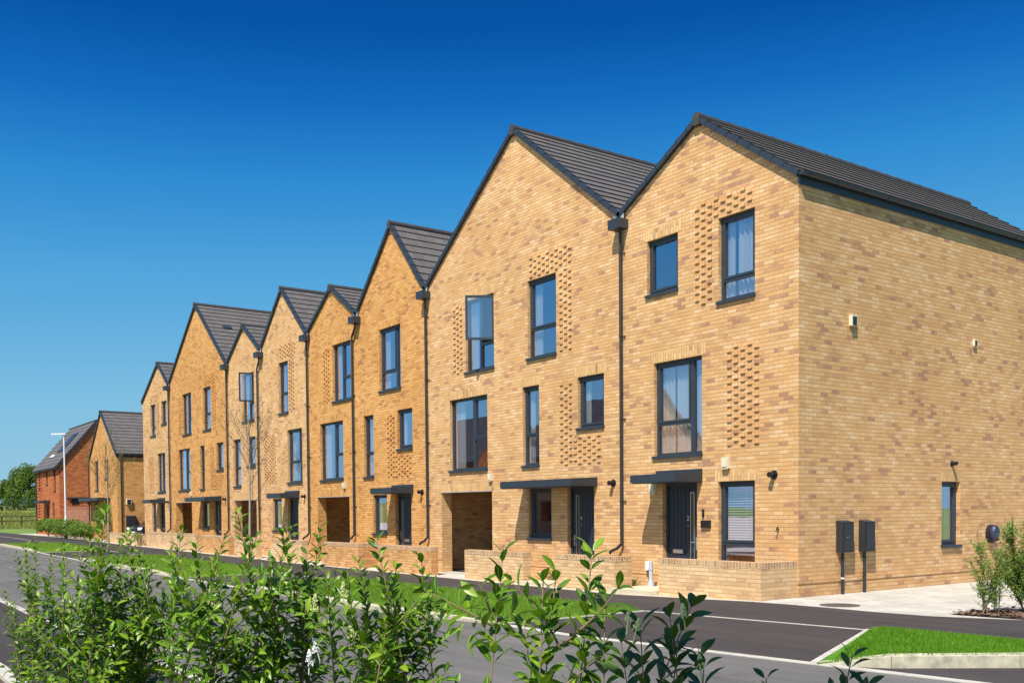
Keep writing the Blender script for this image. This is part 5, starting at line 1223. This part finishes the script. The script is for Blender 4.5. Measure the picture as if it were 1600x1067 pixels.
def leaf_cloud(name, n, blobs, size, mat, seed, parent=None, jitter=.0):
    """leaf-sized faces spread through several overlapping lumps"""
    rnd = random.Random(seed); mb = MB(); tot = sum(b[3] ** 2 for b in blobs)
    for cx, cy, cz, r, *sq in blobs:
        sx, sy, sz = (sq[0] if sq else (1, 1, 1))
        for _ in range(int(n * r * r / tot)):
            v = Vector((rnd.gauss(0, 1), rnd.gauss(0, 1), rnd.gauss(0, 1))).normalized() * (rnd.random() ** .42) * r * rnd.uniform(.75, 1.12)
            p = Vector((cx + v.x * sx, cy + v.y * sy, cz + v.z * sz)); s = size * rnd.uniform(.6, 1.3)
            a = Vector((rnd.gauss(0, 1), rnd.gauss(0, 1), rnd.gauss(0, 1))).normalized(); b = a.orthogonal().normalized(); a2 = a.cross(b)
            q = len(mb.v); mb.v += [tuple(p - b * s * .5), tuple(p + a2 * s * .28), tuple(p + b * s * .5), tuple(p - a2 * s * .28)]
            mb.f.append((q, q + 1, q + 2, q + 3)); mb.uv += [(0, 0)] * 4; mb.mi.append(0)
    return mb.build(name, mat, parent)

def bush(label, x, y, r, h, seed, group, n=1500, size=.07, mat='leaf_small', name='garden_bush'):
    e = empty(name, (x, y, z0(x)), label, 'bush', group); rnd = random.Random(seed)
    st = MB()
    for k in range(6):
        a = rnd.uniform(0, 6.28); st.tube([(x, y, z0(x)), (x + math.cos(a) * r * .5, y + math.sin(a) * r * .5, z0(x) + h * .7)], [.012, .005], 4)
    st.build('stems', M['stem'], e)
    blobs = [(x + rnd.uniform(-.55, .55) * r, y + rnd.uniform(-.4, .4) * r, z0(x) + h * rnd.uniform(.38, .72), r * rnd.uniform(.42, .62), (1, 1, h / r * .55)) for _ in range(7)]
    leaf_cloud('leaves', n, blobs, size, M[mat], seed, e)
GB = 'bushes in the bed before the red house'
for i, (x, lab) in enumerate(((-63.9, 'leftmost of the five rounded bushes before the red house'), (-61.2, 'second rounded bush from the left before the red house'), (-58.3, 'rounded bush directly behind the foot of the street lamp'), (-55.3, 'fourth rounded bush from the left, before the pale red wall'), (-52.4, 'rightmost bush of the five, next to the orange detached house'))):
    bush(lab, x, -1.0, (1.2, 1.55, 1.5, 1.55, 1.4)[i], 1.35 if i < 4 else 1.15, 40 + i, GB, 3000, .12)
bush('upright green shrub covering the front corner of the orange detached house', -50.0, -.55, .75, 2.5, 61, 'shrubs against the orange detached house', 1700, .10, 'leaf_small')
bush('grey-green low plant against the wall between the two garden walls of number 4', -6.75, -.35, .28, .38, 71, 'small plants at the foot of the terrace', 420, .04, 'hedgeleaf')
bush('spiky small green plant beside the grey service pipe', -4.15, -.28, .22, .30, 72, 'small plants at the foot of the terrace', 150, .05, 'leaf_small')
bush('small green plant at the end of the far garden wall by the car', -40.0, -1.12, .35, .75, 73, 'small plants at the foot of the terrace', 300, .07, 'leaf_small')

def sapling(label, x, y, h, seed, crown, leafy, lean=0.0, group='young street trees in the grass verge'):
    rnd = random.Random(seed); zb = z0(x) + .05
    e = empty('young_tree', (x, y, zb), label, 'tree', group)
    t = MB(); br = MB(); lf = MB()
    top = Vector((x + lean, y, zb + h)); base = Vector((x, y, zb - .1))
    trunk = curve_pts(base, top, Vector((.05, .02, 0)), 12); t.tube(trunk, [.042 * (1 - .82 * i / 12) + .004 for i in range(13)], 8)
    def tw(a, b, r, lev):
        pts = curve_pts(a, b, Vector((rnd.uniform(-1, 1), rnd.uniform(-1, 1), rnd.uniform(-.5, .8))) * .06 * (b - a).length, 5)
        br.tube(pts, [r * (1 - .7 * i / 5) for i in range(6)], 4, 0, False)
        L = (b - a).length
        if lev < 2:
            for _ in range(5 if lev == 0 else 3):
                f = rnd.uniform(.25, .95); i = min(4, int(f * 5)); p = pts[i].lerp(pts[i + 1], f * 5 - i)
                d = ((b - a).normalized() + Vector((rnd.uniform(-.8, .8), rnd.uniform(-.8, .8), rnd.uniform(-.1, .7)))).normalized()
                tw(p, p + d * L * rnd.uniform(.3, .55), r * .5, lev + 1)
        if leafy and lev >= 1:
            for _ in range(leafy):
                f = rnd.random(); i = min(4, int(f * 5)); p = pts[i].lerp(pts[i + 1], f * 5 - i)
                d = Vector((rnd.gauss(0, 1), rnd.gauss(0, 1), rnd.gauss(0, .6))); leaf_into(lf, p, d, Vector((0, 0, 1)), rnd.uniform(.03, .06), .03, .2, .2, 2)
    for k in range(15):
        f = rnd.uniform(crown, .93); i = min(11, int(f * 12)); p = trunk[i].lerp(trunk[i + 1], f * 12 - i)
        a = k * 2.4 + rnd.uniform(-.5, .5); o = Vector((math.cos(a), math.sin(a), rnd.uniform(1.1, 2.0))).normalized(); L = h * .34 * (1.25 - f) / .75 * rnd.uniform(.8, 1.2)
        tw(p, p + o * L, .009, 0)
    t.build('trunk', M['palebark'], e, smooth=True); br.build('branches', M['bark'], e)
    if lf.f: lf.build('leaves', M['leaf_small'], e)
def stake(label, x, y, h):
    mb = MB(); z = z0(x); mb.tube([(x, y, z - .1), (x, y, z + h - .03), (x, y, z + h)], [.035, .035, .02], 8)
    mb.box(x - .045, x + .045, y - .05, y + .15, z + h - .16, z + h - .11)
    tag(mb.build('tree_stake', M['wood']), label, 'stake', 'timber stakes beside the young trees')
sapling('bare young tree with pale trunk and thin twigs before the middle buff house', -16.3, -4.2, 4.9, 5, .30, 1, .1)
stake('short timber stake beside the bare young tree', -16.5, -4.1, .95)
sapling('young tree with sparse small leaves before the orange detached house', -32.6, -4.3, 4.9, 9, .28, 4, -.1)
stake('short timber stake beside the sparsely leaved young tree', -32.95, -4.2, 1.15)

# far field: a low bank, a hedge and trees
mb = MB(); nx, ny = 10, 8
def bank(px, py):
    t = (-px - 112) / 70; return .05 + 3.6 * max(0, min(1, t)) ** 1.1
for i in range(14):
    for j in range(10):
        xa, xb = -112 - i * 12, -112 - (i + 1) * 12; ya, yb_ = -90 + j * 25, -90 + (j + 1) * 25
        mb.face([(xb, ya, bank(xb, ya)), (xa, ya, bank(xa, ya)), (xa, yb_, bank(xa, yb_)), (xb, yb_, bank(xb, yb_))])
tag(mb.build('field_bank', M['meadow']), kind='structure')
rnd = random.Random(77); mb = MB()
def pickm(r):
    x = r.uniform(-150, -108.5); y = r.uniform(-16, 26); return x, y, (bank(x, y) if x < -112 else .05)
blades('meadow_grass', 15000, pickm, .25, .7, .10, leafm('meadow_blade', (0.14, 0.17, 0.03), (0.22, 0.25, 0.05), (0.32, 0.30, 0.10), .8, .3, .3), 8)
rnd = random.Random(4)
blobs = [(-158 + rnd.uniform(-2, 2), y, bank(-156, 0) + rnd.uniform(.6, 2.0), rnd.uniform(1.2, 1.8)) for y in [-30 + k * 1.3 for k in range(62)]]
e = empty('field_hedge', (-158, 10, bank(-156, 0)), 'dark clipped hedge running along the top of the far meadow', 'hedge')
leaf_cloud('foliage', 26000, blobs, .30, M['hedgeleaf'], 12, e)
st = MB()
for y in range(-30, 50, 2): st.tube([(-158, y, bank(-156, 0) - .3), (-158, y + .3, bank(-156, 0) + 1.3)], [.07, .03], 5)
st.build('stems', M['bark'], e)
def far_tree(label, x, y, h, r, seed, mat='treeleaf', n=14000):
    rnd = random.Random(seed); zb = bank(x, y)
    e = empty('field_tree', (x, y, zb), label, 'tree', 'trees behind the far hedge')
    t = MB(); t.tube([(x, y, zb - .3), (x + .1, y, zb + h * .3), (x, y, zb + h * .75)], [.35, .26, .08], 8); blobs = []
    for k in range(26):
        a = rnd.uniform(0, 6.28); f = rnd.uniform(.08, .92); rr = r * (math.sin(math.pi * min(1, f * .72 + .25)) ** .6) * rnd.uniform(.35, .8)
        c = (x + math.cos(a) * rr, y + math.sin(a) * rr, zb + h * f, r * rnd.uniform(.24, .42)); blobs.append(c)
        t.tube([(x, y, zb + h * f * .6), (c[0], c[1], c[2])], [.09, .02], 5)
    t.build('trunk', M['bark'], e); leaf_cloud('crown', n, blobs, .34, M[mat], seed, e)
far_tree('tall bright green tree immediately left of the red house', -168, 15.0, 6.7, 3.7, 31)
far_tree('darker lower tree at the left edge of the picture', -178, 9.5, 5.0, 3.4, 32, 'hedgeleaf')
far_tree('small tree partly hidden between the two larger field trees', -186, 15, 4.6, 2.6, 33)
far_tree('tree mostly hidden behind the red house roof edge', -170, 21.5, 7.0, 3.8, 34, 'hedgeleaf')
far_tree('darkest tree beyond the left edge of the picture', -172, 3.5, 6.4, 3.8, 35, 'hedgeleaf')

# an unseen tree, added to shade the nearest shoots, and houses over the road that the windows mirror
e = empty('added_shade_tree', (12.0, -16.2, 0), 'small round-headed tree added out of view to shade the nearest shoots', 'tree')
t = MB(); t.tube([(12.0, -16.2, -.1), (11.9, -15.9, 1.8), (11.5, -15.05, 3.8)], [.06, .05, .025], 8); t.build('trunk', M['palebark'], e)
leaf_cloud('crown', 3800, [(11.40, -14.98, 3.95, .25, (1, 1, .8)), (11.55, -14.93, 4.1, .24), (11.75, -15.3, 4.25, .36), (11.95, -15.6, 4.4, .45)], .085, M['treeleaf'], 55, e)

def opposite(label, x0, x1, mat, ez, h):
    yf, yb_ = -24.5, -32.0; e = empty('opposite_house', ((x0 + x1) / 2, yf, 0), label, 'house', 'houses across the road mirrored in the windows')
    mb = MB(); mb.box(x0, x1, yb_, yf, -.1, ez); my = (yf + yb_) / 2
    mb.face([(x0, yb_, ez), (x0, yf, ez), (x0, my, ez + h)]); mb.face([(x1, yf, ez), (x1, yb_, ez), (x1, my, ez + h)]); mb.build('wall', mat, e)
    r = MB(); r.hexa([(x0 - .15, yb_ - .3, ez - .2), (x1 + .15, yb_ - .3, ez - .2), (x1 + .15, my, ez + h), (x0 - .15, my, ez + h), (x0 - .15, yb_ - .3, ez), (x1 + .15, yb_ - .3, ez), (x1 + .15, my, ez + h + .2), (x0 - .15, my, ez + h + .2)])
    r.hexa([(x0 - .15, my, ez + h), (x1 + .15, my, ez + h), (x1 + .15, yf + .3, ez - .2), (x0 - .15, yf + .3, ez - .2), (x0 - .15, my, ez + h + .2), (x1 + .15, my, ez + h + .2), (x1 + .15, yf + .3, ez), (x0 - .15, yf + .3, ez)]); r.build('roof', M['tile'], e)
    n = int((x1 - x0) / 2.4)
    for k in range(n):
        x = x0 + 1.0 + k * 2.4
        for z in (.9, 3.4):
            w_ = MB(); w_.box(x, x + 1.1, yf + .002, yf + .05, z, z + 1.35); f_ = w_.build('window', M['slate'], e)
            g_ = MB(); g_.box(x + .07, x + 1.03, yf + .051, yf + .056, z + .07, z + 1.28); g_.build('pane', M['darkglass'], f_)
    return e
opposite('buff brick house across the road, nearer the viewpoint', -43.5, -32.5, M['buff'], 5.2, 3.6)
opposite('red brick house across the road, farther from the viewpoint', -60, -48, M['red'], 5.2, 3.6)
